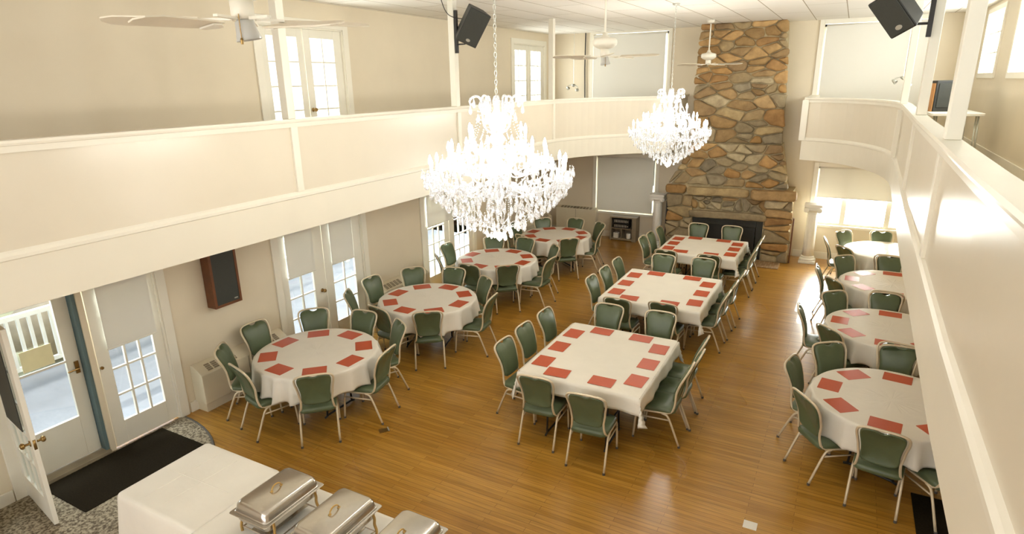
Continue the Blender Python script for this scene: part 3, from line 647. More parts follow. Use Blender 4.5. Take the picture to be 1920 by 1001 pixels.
# rectangular tables ------------------------------------------------------
def square_cloth(name, x0, x1, y0, y1, seed):
    rr = random.Random(seed); N = 40; drop = .20; zt = .757
    xs = [x0 - drop + (x1 - x0 + 2 * drop) * i / 60 for i in range(61)]; ys = [y0 - drop + (y1 - y0 + 2 * drop) * i / 64 for i in range(65)]
    p1, p2 = rr.uniform(0, 6), rr.uniform(0, 6); v = []
    def down(x, y):
        ox = x0 - x if x < x0 else (x - x1 if x > x1 else 0); oy = y0 - y if y < y0 else (y - y1 if y > y1 else 0)
        sx = -1 if x < x0 else 1; sy = -1 if y < y0 else 1
        bx, by = min(max(x, x0), x1), min(max(y, y0), y1); r = .016
        if ox == 0 and oy == 0: return (x, y, zt)
        if ox and oy:   # corner: the two drops swing together into a hanging point
            d = max(ox, oy); m = min(ox, oy); q = m / d
            out_ = .022 + .05 * m / drop
            # fold: points with ox > oy lie on the x side
            if ox >= oy: X, Y = bx + sx * (.016 + .02 * ox), by + sy * (oy * .55)
            else: X, Y = bx + sx * (ox * .55), by + sy * (.016 + .02 * oy)
            return (X, Y, zt - d - m * .62)
        d = ox or oy; wv = .012 * (d / drop) * (math.sin(9 * (x if oy else y) + p1) + .6 * math.sin(21 * (x if oy else y) + p2))
        off = r * min(1, d / r) + .04 * d + wv
        return (bx + (sx * off if ox else 0), by + (sy * off if oy else 0), zt - max(0, d - .006))
    for Y in ys:
        for X in xs: v.append(down(X, Y))
    f = [(j * 61 + i, j * 61 + i + 1, (j + 1) * 61 + i + 1, (j + 1) * 61 + i) for j in range(64) for i in range(60)]
    o = MB().add(v, f).build(name, M['cloth'], smooth=True); m = o.modifiers.new('thick', 'SOLIDIFY'); m.thickness = .003; m.offset = 1; return o
RT = {'M1': (-3.06, -1.60, 5.72, 7.40, 'nearest rectangular table'), 'M2': (-3.11, -1.57, 8.54, 10.24, 'middle rectangular table'), 'M3': (-3.05, -1.55, 11.58, 13.06, 'fireside rectangular table')}
for i, (t, (x0, x1, y0, y1, nm)) in enumerate(RT.items()):
    e = empty('rectangular_table', ((x0 + x1) / 2, (y0 + y1) / 2, 0), 0, 'wide folding table under white cloth, the ' + nm, 'table', 'rectangular tables')
    hx, hy = (x1 - x0) / 2, (y1 - y0) / 2
    for s in (-1, 1):
        MB().box(*sorted((s * .003, s * hx)), -hy, hy, .722, .753).build('tabletop', M['walnut'], e)
    folding_legs(e, [(-hx * .5, hy * .72), (-hx * .5, -hy * .72), (hx * .5, hy * .72), (hx * .5, -hy * .72)], .725)
    o = square_cloth('tablecloth', x0, x1, y0, y1, 40 + i); tag(o, 'white linen cloth with hanging corners over the ' + nm, 'tablecloth', 'rectangular white tablecloths')
    pm = []
    L = y1 - y0; z = .7605
    for k, q in enumerate(('near', 'middle', 'far')):
        yy = y0 + L * (.22 + .28 * k); jit = [(-1, 2), (2, -2), (-2, 1)][i]
        pm.append((x0 + .155, yy, 180 + jit[0] * (k - 1), 'at the %s end of the left edge' % q if q != 'middle' else 'in the middle of the left edge'))
        pm.append((x1 - .15, yy, jit[1] * (k - 1), 'at the %s end of the right edge' % q if q != 'middle' else 'in the middle of the right edge'))
    for xx, q in ((x0 + .40, 'left'), (x1 - .52, 'right')):
        pm.append((xx + .03, y0 + .16 + (.02 if q == 'right' else 0), -90 + (4 if q == 'left' else 1), 'on the near edge toward the %s' % q)); pm.append((xx + .07, y1 - .14, 90, 'on the far edge toward the %s' % q))
    for (px, py, a, wh) in pm: placemat(px, py, z + (.0018 if 'near edge' in wh else 0), a, '%s of the %s' % (wh, nm), 'placemats on the ' + nm)
MC = {'M1': dict(left=[(-3.49, 6.09), (-3.50, 6.65), (-3.48, 7.26)], right=[(-1.21, 6.37), (-1.18, 6.78), (-1.21, 7.22)], near=[(-2.71, 5.38, 4), (-2.06, 5.25, 4)], far=[(-2.71, 7.90, 0), (-1.96, 7.93, 2)]),
      'M2': dict(left=[(-3.46, 9.0), (-3.44, 9.58), (-3.42, 10.18)], right=[(-1.27, 9.15), (-1.25, 9.70), (-1.22, 10.30)], near=[(-2.71, 8.18, 0), (-2.04, 8.27, -2)], far=[(-2.70, 10.82, 0), (-1.99, 10.87, 0)]),
      'M3': dict(left=[(-3.48, 11.95), (-3.44, 12.37), (-3.40, 12.93)], right=[(-1.24, 11.95), (-1.24, 12.47), (-1.24, 12.95)], near=[(-2.76, 11.13, 0), (-1.96, 11.13, 0)], far=[(-2.67, 13.66, 0), (-1.96, 13.69, 0)])}
for t, d in MC.items():
    nm = RT[t][4]; g = 'chairs around the ' + nm; P3 = ('nearest on', 'in the middle of', 'farthest on')
    for (x, y), q in zip(d['left'], P3): chair(x + .325, y, 0 - 2, '%s the left side of the %s' % (q, nm), g)
    for (x, y), q in zip(d['right'], P3): chair(x - .325, y, 180, '%s the right side of the %s' % (q, nm), g)
    for (x, y, r), q in zip(d['near'], ('left', 'right')): chair(x, y + .325, 90 + r, 'on the %s of the near end of the %s' % (q, nm), g)
    for (x, y, r), q in zip(d['far'], ('left', 'right')): chair(x, y - .325, -90 + r, 'on the %s of the far end of the %s' % (q, nm), g)

# ------------------------------------------------------------------ chimney
def chimney():
    e = empty('stone_fireplace', (0, 0, 0), 0, 'tall rough fieldstone chimney and fireplace rising to the ceiling', 'fireplace')
    rr = random.Random(5)
    YU, YL = 14.62, 14.48
    def clip(poly, a, b, c):    # keep a*x+b*y<=c
        out = []
        for i in range(len(poly)):
            p, q = poly[i], poly[(i + 1) % len(poly)]; dp = a * p[0] + b * p[1] - c; dq = a * q[0] + b * q[1] - c
            if dp <= 0: out.append(p)
            if (dp < 0 < dq) or (dq < 0 < dp):
                t = dp / (dp - dq); out.append((p[0] + (q[0] - p[0]) * t, p[1] + (q[1] - p[1]) * t))
        return out
    verts = []; faces = []; cols = []
    def stone(poly, yf, dep, col):
        """poly (x,z) counter-clockwise; dome toward -Y"""
        p = [Vector(q) for q in poly]; n0 = len(p)
        if n0 < 3: return
        cx = sum(q.x for q in p) / n0; cz = sum(q.y for q in p) / n0
        q2 = []
        for i in range(n0):
            a, b = p[i], p[(i + 1) % n0]; L = (b - a).length; k = max(1, int(L / .09))
            for j in range(k): q2.append(a.lerp(b, j / k))
        for _ in range(1):
            q2 = [q2[i].lerp(q2[(i + 1) % len(q2)], t) for i in range(len(q2)) for t in (.25, .75)]
        n = len(q2); base = len(verts)
        r0 = min((q - Vector((cx, cz))).length for q in q2); tilt = (rr.uniform(-.10, .10), rr.uniform(-.10, .10))
        for sc, dy in ((1.0, -.15), (1.0, .55), (.975, .80), (.93, .95), (.80, 1.0), (.5, 1.04), (.2, 1.03)):
            for q in q2:
                off = (1 - sc)
                x = cx + (q.x - cx) * sc; z = cz + (q.y - cz) * sc
                if sc > .9: # inset by a near constant distance
                    dv = (q - Vector((cx, cz))); L = dv.length; m = {1.0: 0, .975: .008, .93: .02}[sc]; x = cx + dv.x * (1 - m / max(L, .03)); z = cz + dv.y * (1 - m / max(L, .03))
                nz = noise.noise(Vector((x * 5, z * 5, yf))) * .018 + noise.noise(Vector((x * 14, z * 14, 3))) * .008
                y = yf - dep * dy - (nz + (x - cx) * tilt[0] + (z - cz) * tilt[1] if dy > .7 else 0)
                jx = noise.noise(Vector((x * 11, z * 11, 9))) * .008
                verts.append((x + jx, y, z + jx))
        for i in range(6):
            for k in range(n): faces.append((base + i * n + k, base + (i + 1) * n + k, base + (i + 1) * n + (k + 1) % n, base + i * n + (k + 1) % n)); cols.append(col)
        faces.append(tuple(base + 6 * n + k for k in range(n))); cols.append(col)
    warm = [srgb(*c) for c in ((174, 136, 84), (166, 128, 80), (184, 148, 98), (154, 124, 80), (174, 144, 100), (188, 154, 104), (150, 124, 88), (168, 146, 108))]
    grey = [srgb(*c) for c in ((180, 164, 132), (168, 152, 120), (192, 178, 146), (158, 142, 112), (184, 162, 120), (176, 144, 96), (150, 138, 114))]
    def region(outline, yf, dep, n_per, warmth, an=1.9, gap=.009):
        xs = [p[0] for p in outline]; zs = [p[1] for p in outline]; x0, x1, z0, z1 = min(xs), max(xs), min(zs), max(zs)
        seeds = []; tries = 0; area = (x1 - x0) * (z1 - z0); N = int(area * n_per)
        while len(seeds) < N and tries < 8000:
            tries += 1; p = (rr.uniform(x0, x1), rr.uniform(z0, z1)); md = .66 / math.sqrt(n_per) * rr.uniform(.62, 1.35)
            if all(((p[0] - s[0]) / an ** .5) ** 2 + ((p[1] - s[1]) * an ** .5) ** 2 > md * md for s in seeds): seeds.append(p)
        for i, s in enumerate(seeds):
            poly = list(outline)
            for j, t in enumerate(seeds):
                if j == i: continue
                # anisotropic bisector
                ax, az = (t[0] - s[0]) / an, (t[1] - s[1]) * an; mx, mz = (s[0] + t[0]) / 2, (s[1] + t[1]) / 2
                L = math.hypot(ax, az); poly = clip(poly, ax / L, az / L, (ax * mx + az * mz) / L - gap * rr.uniform(.6, 1.4))
                if len(poly) < 3: break
            if len(poly) < 3: continue
            jp = [(x + (rr.uniform(-.015, .04) * (1 if x > (x0 + x1) / 2 else -1) if (abs(x - x0) < .12 or abs(x - x1) < .12) else 0), z) for x, z in poly]
            jp = [(x, z) for x, z in jp]
            g = warmth(s[1]) > rr.random(); c = rr.choice(warm if g else grey); m = rr.uniform(.82, 1.15)
            stone(jp, yf, dep * rr.uniform(.7, 1.35), (min(1, c[0] * m), min(1, c[1] * m), min(1, c[2] * m), 1))
    region([(-3.14, 2.62), (-1.24, 2.62), (-1.26, 3.6), (-1.36, ZC), (-3.12, ZC), (-3.17, 3.7)], YU, .07, 14, lambda z: min(1, .45 + (z - 2.6) * .35))
    region([(-3.60, 1.66), (-1.00, 1.66), (-1.20, 2.60), (-3.10, 2.60)], YL + .02, .08, 15, lambda z: .3 + (z - 1.6) * .25)
    region([(-3.60, .0), (-3.02, .0), (-3.02, 1.40), (-3.60, 1.40)], YL, .07, 15, lambda z: .45)
    region([(-1.41, .0), (-.86, .0), (-.86, 1.40), (-1.41, 1.40)], YL, .07, 15, lambda z: .45)
    region([(-3.02, 1.10), (-1.41, 1.10), (-1.41, 1.40), (-3.02, 1.40)], YL, .06, 34, lambda z: .1, 1.2)
    for (xa, xb, za, zb, dp, cc) in ((-3.08, -1.36, .90, 1.08, .13, grey[3]), (-3.14, -1.78, 1.42, 1.62, .15, grey[4]), (-3.66, -3.18, 1.42, 1.64, .12, warm[0]), (-1.74, -.80, 1.40, 1.64, .20, warm[4]), (-3.02, -2.2, 2.66, 2.70, .0, grey[0])):
        if dp: stone([(xa, za + .03), (xa + .1, za), (xb - .15, za + .015), (xb, za + .02), (xb, zb - .02), (xb - .2, zb), (xa + .3, zb - .012), (xa, zb - .02)], YL, dp, cc)
    me = bpy.data.meshes.new('stonework'); me.from_pydata(verts, [], faces); me.update()
    at = me.attributes.new('stone', 'FLOAT_COLOR', 'FACE'); 
    for i, c in enumerate(cols): at.data[i].color = c
    import bmesh; bm = bmesh.new(); bm.from_mesh(me); bmesh.ops.recalc_face_normals(bm, faces=bm.faces); bm.to_mesh(me); bm.free()
    me.polygons.foreach_set('use_smooth', [True] * len(me.polygons)); me.materials.append(M['stone'])
    o = bpy.data.objects.new('stonework', me); COL.objects.link(o); o.parent = e
    b = MB()
    def pr(poly, ya): # (x,z) prism from ya back to the wall
        n = len(poly); b.add([(x, ya, z) for x, z in poly] + [(x, YB, z) for x, z in poly], [tuple(range(n)), tuple(range(2 * n - 1, n - 1, -1))] + [(i, n + i, n + (i + 1) % n, (i + 1) % n) for i in range(n)])
    pr([(-3.08, 2.6), (-1.28, 2.6), (-1.30, 3.6), (-1.39, ZC), (-3.06, ZC), (-3.11, 3.7)], YU - .01)
    pr([(-3.55, 1.62), (-1.04, 1.62), (-1.24, 2.6), (-3.08, 2.6)], YL + .0)
    pr([(-3.57, 0), (-3.0, 0), (-3.0, 1.62), (-3.57, 1.62)], YL - .01); pr([(-1.43, 0), (-.89, 0), (-.89, 1.62), (-1.43, 1.62)], YL - .01)
    pr([(-3.0, .90), (-1.43, .90), (-1.43, 1.62), (-3.0, 1.62)], YL - .01)
    b.build('mortar_core', M['mortar'], e)
    f = MB().box(-3.0, -1.43, 14.50, 14.54, .0, .09).box(-3.0, -2.86, 14.50, 14.54, .09, .90).box(-1.57, -1.43, 14.50, 14.54, .09, .90).box(-2.86, -1.57, 14.50, 14.54, .74, .90).build('insert_surround', M['insert'], e, bevel=.005)
    MB().box(-2.84, -1.59, 14.53, 14.55, .09, .74).build('insert_glass', M['black'], e)
    b = MB(); b.box(-2.225, -2.205, 14.515, 14.535, .09, .74).box(-2.86, -1.57, 14.515, 14.53, .09, .11)
    for i in range(9): b.box(-2.78 + i * .14, -2.68 + i * .14, 14.494, 14.50, .81, .825)
    b.build('insert_doors', M['dark'], e)
chimney()
def hearth_mat():
    m = bpy.data.materials.new('hearth_brick'); m.use_nodes = True; nt = m.node_tree; b = nt.nodes['Principled BSDF']; L = nt.links.new
    tc = nt.nodes.new('ShaderNodeTexCoord'); br = nt.nodes.new('ShaderNodeTexBrick'); br.inputs['Scale'].default_value = 1; br.inputs['Brick Width'].default_value = .1; br.inputs['Row Height'].default_value = .2
    br.inputs['Mortar Size'].default_value = .006; br.inputs['Color1'].default_value = srgb(160, 128, 90); br.inputs['Color2'].default_value = srgb(140, 112, 82); br.inputs['Mortar'].default_value = srgb(176, 156, 126)
    L(tc.outputs['Object'], br.inputs['Vector']); L(br.outputs['Color'], b.inputs['Base Color']); b.inputs['Roughness'].default_value = .7; return m
tag(MB().box(-3.7, -.98, 13.88, 14.40, .0, .015).build('hearth', hearth_mat(), bevel=.004), 'flat brick hearth slab on the floor before the fireplace', 'hearth')

# plaster columns flanking the fireplace
def column(x, y, lb):
    e = empty('plaster_column', (x, y, 0), 0, lb, 'column', 'plaster columns')
    MB().box(-.17, .17, -.17, .17, 0, .06).lathe([(.165, .06), (.17, .085), (.15, .11), (.135, .12), (.14, .145), (.12, .16)], 24).build('column_base', M['plaster'], e, bevel=.006)
    N = 48; MB().lathe([(.118, .16), (.116, .4), (.11, .8), (.10, 1.12)], N, None, True, lambda i, a, r: r * (1 - .05 * max(0, math.cos(12 * a)))).build('column_shaft', M['plaster'], e, smooth=True)
    b = MB().lathe([(.105, 1.12), (.115, 1.13), (.105, 1.145), (.12, 1.18), (.15, 1.21)], 24)
    for sx in (-1, 1):
        for q in range(3):
            b.lathe([(.055 - .016 * q, 0), (.055 - .016 * q, .26 + .02 * q)], 14, Matrix.Translation((sx * .13, -.13 - .01 * q, 1.205)) @ Matrix.Rotation(-PI / 2, 4, 'X'))
    b.box(-.13, .13, -.12, .12, 1.20, 1.27).box(-.18, .18, -.16, .16, 1.27, 1.33)
    b.build('column_capital', M['plaster'], e, bevel=.004)
column(-3.90, 14.72, 'white plaster column with scrolled capital, between audio cabinet and fireplace')
column(-.46, 14.78, 'white plaster column with scrolled capital, between fireplace and sunlit window')
tag(MB().box(-3.66, -3.61, 14.55, 14.62, 0, 1.2).build('dark_post', M['dark'], bevel=.004), 'slim dark upright bar between white column and fireplace', 'bar')
tag(MB().box(-.83, -.80, 14.50, 14.56, 0, 1.02).build('dark_post', M['walnut'], bevel=.004), 'slim brown upright bar against the right side of the fireplace', 'bar')

# audio cabinet
e = empty('audio_cabinet', (-4.82, 15.0, 0), 0, 'grey wood audio cabinet standing under the shaded lower window', 'cabinet')
MB().box(-.35, -.31, -.15, .15, 0, .63).box(.24, .35, -.15, .15, 0, .63).box(-.31, .24, -.15, .15, .60, .63).box(-.31, .24, -.15, .15, .02, .06).box(-.31, .24, .13, .15, .06, .60).build('carcass', M['greywood'], e, bevel=.004)
MB().box(-.31, .24, -.14, .13, .31, .33).build('shelf', M['greywood'], e); MB().box(-.05, -.03, -.14, .13, .06, .31).build('divider', M['greywood'], e)
for k, (zz, lb) in enumerate(((.33, 'black receiver with silver knobs, lower of two in the audio cabinet'), (.455, 'black receiver with silver knobs, upper of two in the audio cabinet'))):
    r = empty('receiver', (-4.88, 14.99, zz), 0, lb, 'receiver', 'receivers in the cabinet')
    MB().box(-.21, .21, -.12, .11, .004, .115).build('case', M['black'], r, bevel=.004)
    for i in range(8): MB().box(-.17 + i * .042, -.15 + i * .042, -.126, -.12, .03, .09).build('button', M['badge'], r)
    MB().lathe([(.016, 0), (.014, .014)], 12, Matrix.Translation((.18, -.12, .06)) @ Matrix.Rotation(PI / 2, 4, 'X')).build('volume_knob', M['badge'], r)
tag(MB().box(-5.08, -4.95, 14.88, 15.02, .061, .2).build('storage_box', M['card'], bevel=.004), 'cream box in the lower left bay of the audio cabinet', 'box')
tag(MB().lathe([(.05, 0), (.06, .02), (.062, .12), (.055, .14)], 16, Matrix.Translation((-4.68, 14.93, .061))).build('jar', M['plaster'], smooth=True), 'white jar in the lower right bay of the audio cabinet', 'jar')

# convectors
def convector(nm, L, lb, loc, rz, nslot, h0=.12, h1=.62, dep=.22, a=.1):
    """local: back at y=0, body toward -y, length along x"""
    e = empty('convector', loc, rz, lb, 'heater', 'ivory convectors along the walls')
    prof = [(0, h0), (0, h1), (-.06, h1), (-dep, h1 - a), (-dep, h0)]
    v = [(x, y, z) for x in (-L / 2, L / 2) for y, z in prof]; n = 5
    MB().add(v, [tuple(range(n)), tuple(range(2 * n - 1, n - 1, -1))] + [(i, n + i, n + (i + 1) % n, (i + 1) % n) for i in range(n)]).build('case', M['convector'], e, bevel=.01)
    ang = math.atan2(a, dep - .06)
    for s, cx0 in ((0, -L / 2 + .12), (1, L / 2 - .12 - nslot * .09)):
        b = MB()
        for i in range(nslot):
            mt = Matrix.Translation((cx0 + .09 * i + .04, -(.06 + dep) / 2, h1 - a / 2)) @ Matrix.Rotation(ang, 4, 'X')
            for j in range(4): b.box(-.034, .034, -.058 + j * .03, -.036 + j * .03, -.002, .004, mt)
        b.build('vent_slots', M['slot'], e)
    MB().box(-L / 2 + .02, L / 2 - .02, -dep + .03, 0, .0, h0).build('plinth', M['convector'], e)
    MB().box(-.004, .004, -dep - .002, -dep + .01, h0 + .01, h1 - a - .01).build('seam', M['slot'], e)
convector('a', 1.40, 'ivory wall convector under the wooden speaker, left of the double door', (XL + .0, 4.92, 0), PI / 2, 5)
convector('b', 1.35, 'ivory wall convector between the two double doors', (XL + .0, 8.42, 0), PI / 2, 5)
convector('c', 3.3, 'long ivory convector on the left wall beyond the far double door', (XL + .0, 13.1, 0), PI / 2, 5)
convector('d', 1.15, 'ivory convector standing against the back wall beside the audio cabinet', (-6.20, YB, 0), 0, 6, .1, .76, .2, .04)

# wall speaker
e = empty('wall_speaker', (-6.99, 4.80, 1.28), 0, 'walnut wall speaker with dark cloth front, mounted below the balcony', 'speaker')
MB().box(0, .15, -.2, .2, 0, .78).build('cabinet', M['walnut'], e, bevel=.004)
MB().box(.15, .156, -.165, .165, .035, .745).build('grille_cloth', M['grille'], e)
MB().box(.15, .162, -.2, -.165, 0, .78).box(.15, .162, .165, .2, 0, .78).box(.15, .162, -.165, .165, 0, .035).box(.15, .162, -.165, .165, .745, .78).build('frame', M['walnut'], e, bevel=.003)
MB().box(.156, .159, .09, .14, .06, .075).build('badge', M['badge'], e)

# black loudspeakers on brackets
def loudspeaker(loc, facing, roll, lb, post_xyz, sgn, k=1):
    e = empty('loudspeaker', (0, 0, 0), 0, lb, 'speaker', 'black loudspeakers on the balcony posts')
    f = Vector(facing).normalized(); up = Vector((0, 0, 1)); up = (up - f * up.dot(f)).normalized(); rt = up.cross(-f) ; up = (Matrix.Rotation(math.radians(roll), 3, f) @ up); rt = up.cross(-f)
    mt = Matrix(((rt.x, -f.x, up.x, loc[0]), (rt.y, -f.y, up.y, loc[1]), (rt.z, -f.z, up.z, loc[2]), (0, 0, 0, 1)))
    wf, wb, h, d = .165 * k, .12 * k, .25 * k, .29 * k
    v = [(-wf, -d / 2, -h), (wf, -d / 2, -h), (wb, d / 2, -h + .03), (-wb, d / 2, -h + .03), (-wf, -d / 2, h), (wf, -d / 2, h), (wb, d / 2, h - .03), (-wb, d / 2, h - .03)]
    MB().add(v, [(0, 3, 2, 1), (4, 5, 6, 7), (0, 1, 5, 4), (1, 2, 6, 5), (2, 3, 7, 6), (3, 0, 4, 7)], mt).build('cabinet', M['black'], e, bevel=.012)
    MB().box(-wf + .012, wf - .012, -d / 2 - .014, -d / 2, -h + .015, h - .015, mt).build('grille', M['grille'], e, bevel=.006)
    MB().lathe([(.022, 0), (.02, .004), (0, .005)], 16, mt @ Matrix.Translation((0, -d / 2 - .014, -h + .07)) @ Matrix.Scale(1.5, 4, (1, 0, 0)) @ Matrix.Rotation(PI / 2, 4, 'X')).build('badge', M['badge'], e)
    px, py, pz = post_xyz; back = mt @ Vector((0, d / 2 - .06, -h * .75))
    MB().box(px - .02, px + .02, py - .02, py + .02, pz - .28, pz + .30).tube([(px, py, pz - .16), (px + sgn * .14, py - .0, pz - .16), tuple(back)], .012, 8).build('bracket', M['dark'], e)
    return e
loudspeaker((-4.93, 7.95, 4.80), (.62, -.66, -.42), -24, 'black loudspeaker tilted down from the left balcony post', (-5.16, 7.90, 4.70), 1)
loudspeaker((.262, 6.9, 4.575), (-.38, -.72, -.45), 27, 'black loudspeaker tilted down from the right balcony post', (.545, 7.15, 4.62), -1, .78)
tag(MB().tube(smooth_path([(-5.27, 7.7, 5.15), (-5.24, 7.75, 4.98), (-5.17, 7.8, 4.90), (-5.05, 7.95, 4.88)], 2), .006, 6).build('speaker_cable', M['dark']), 'thin dark cable running from ceiling to the left loudspeaker', 'cable')
tag(MB().tube([(-6.06, 15.16, 5.15), (-6.07, 15.16, 4.3), (-6.05, 15.16, 3.4), (-6.05, 15.16, 2.75)], .014, 6).build('black_cable', M['dark']), 'black cable hanging down the upper wall beside the left balcony window', 'cable')
tag(MB().tube([(-5.83, 15.14, .72), (-5.83, 15.14, .3), (-5.80, 15.12, .02)], .008, 6).build('power_cord', M['dark']), 'thin dark cord dropping from the lower window to the floor', 'cord')

# ------------------------------------------------------------------ ceiling fans
def fan(x, y, zb, rot, lb, rad=.68, kit=True, drop=.07, lean=0):
    e = empty('ceiling_fan', (x, y, 0), 0, lb, 'fan', 'white ceiling fans')
    MB().lathe([(.0, ZC), (.075, ZC), (.07, ZC - .05), (.02, ZC - .07)], 24).build('canopy', M['fanwhite'], e, smooth=True)
    MB().lathe([(.013, zb + .16), (.013, ZC - .05)], 12).build('downrod', M['fanwhite'], e, smooth=True)
    MB().lathe([(.025, zb + .21), (.04, zb + .17), (.06, zb + .155), (.135, zb + .14), (.15, zb + .12), (.152, zb + .075), (.14, zb + .055), (.10, zb + .03), (.07, zb + .02), (0, zb + .02)], 40).build('motor_housing', M['fanwhite'], e, smooth=True)
    b = MB()
    for k in range(28):
        a = 2 * PI * k / 28; mt = Matrix.Translation((0, 0, zb + .043)) @ Matrix.Rotation(a, 4, 'Z') @ Matrix.Rotation(-.55, 4, 'Y'); b.box(.095, .145, -.005, .005, -.008, .0, mt)
    b.build('vent_slots', M['slot'], e)
    MB().lathe([(.055, zb + .03), (.055, zb - .05), (.048, zb - .07), (0, zb - .072)], 24).build('switch_housing', M['fanwhite'], e, smooth=True)
    for k in range(5):
        a = math.radians(rot + 72 * k); mt = Matrix.Rotation(a, 4, 'Z') @ Matrix.Translation((0, 0, zb - drop - .5 * lean * math.cos(a - math.radians(320)))) @ Matrix.Rotation(math.atan(.8 * lean * math.cos(a - math.radians(320))), 4, 'Y') @ Matrix.Rotation(math.radians(12), 4, 'X')
        pl = [(.20, -.05), (.30, -.062), (rad - .09, -.072), (rad - .02, -.045), (rad, 0), (rad - .02, .045), (rad - .09, .072), (.30, .062), (.20, .05)]
        bl = MB().prism(pl, -.004, .004, mt).build('blade', M['blade'], e, bevel=.002)
        mt2 = Matrix.Rotation(a, 4, 'Z') @ Matrix.Translation((0, 0, zb))
        MB().box(.06, .20, -.012, .012, -.075, -.063, mt2).prism([(.17, -.012), (.22, -.045), (.27, -.04), (.27, .04), (.22, .045), (.17, .012)], -.012, -.005, mt).build('blade_iron', M['fanwhite'], bl)
    if kit:
        mt = Matrix.Translation((.0, .0, zb - .068)) @ Matrix.Rotation(.12, 4, 'X') @ Matrix.Rotation(-.1, 4, 'Y')
        MB().lathe([(.03, .0), (.045, -.012), (.052, -.06), (.062, -.10)], 24, mt, False).build('glass_shade', M['frost'], e, smooth=True).modifiers.new('thick', 'SOLIDIFY').thickness = .004
    MB().tube([(.03, -.05, zb - .05), (.03, -.05, zb - .16)], .0025, 5).lathe([(.006, zb - .19), (.008, zb - .17), (.004, zb - .16)], 8, Matrix.Translation((.03, -.05, 0))).build('pull_chain', M['brass'], e)
    return e
fan(-2.70, 2.22, 4.39, 140, 'white five-bladed ceiling fan nearest the camera, cut off at the top of the picture', drop=.085, lean=.05)
fan(-2.79, 7.62, 4.36, 150, 'white ceiling fan between the two chandeliers, before the upper left window')
fan(-2.72, 13.6, 4.36, 145, 'white ceiling fan hanging in front of the stone chimney', kit=False)

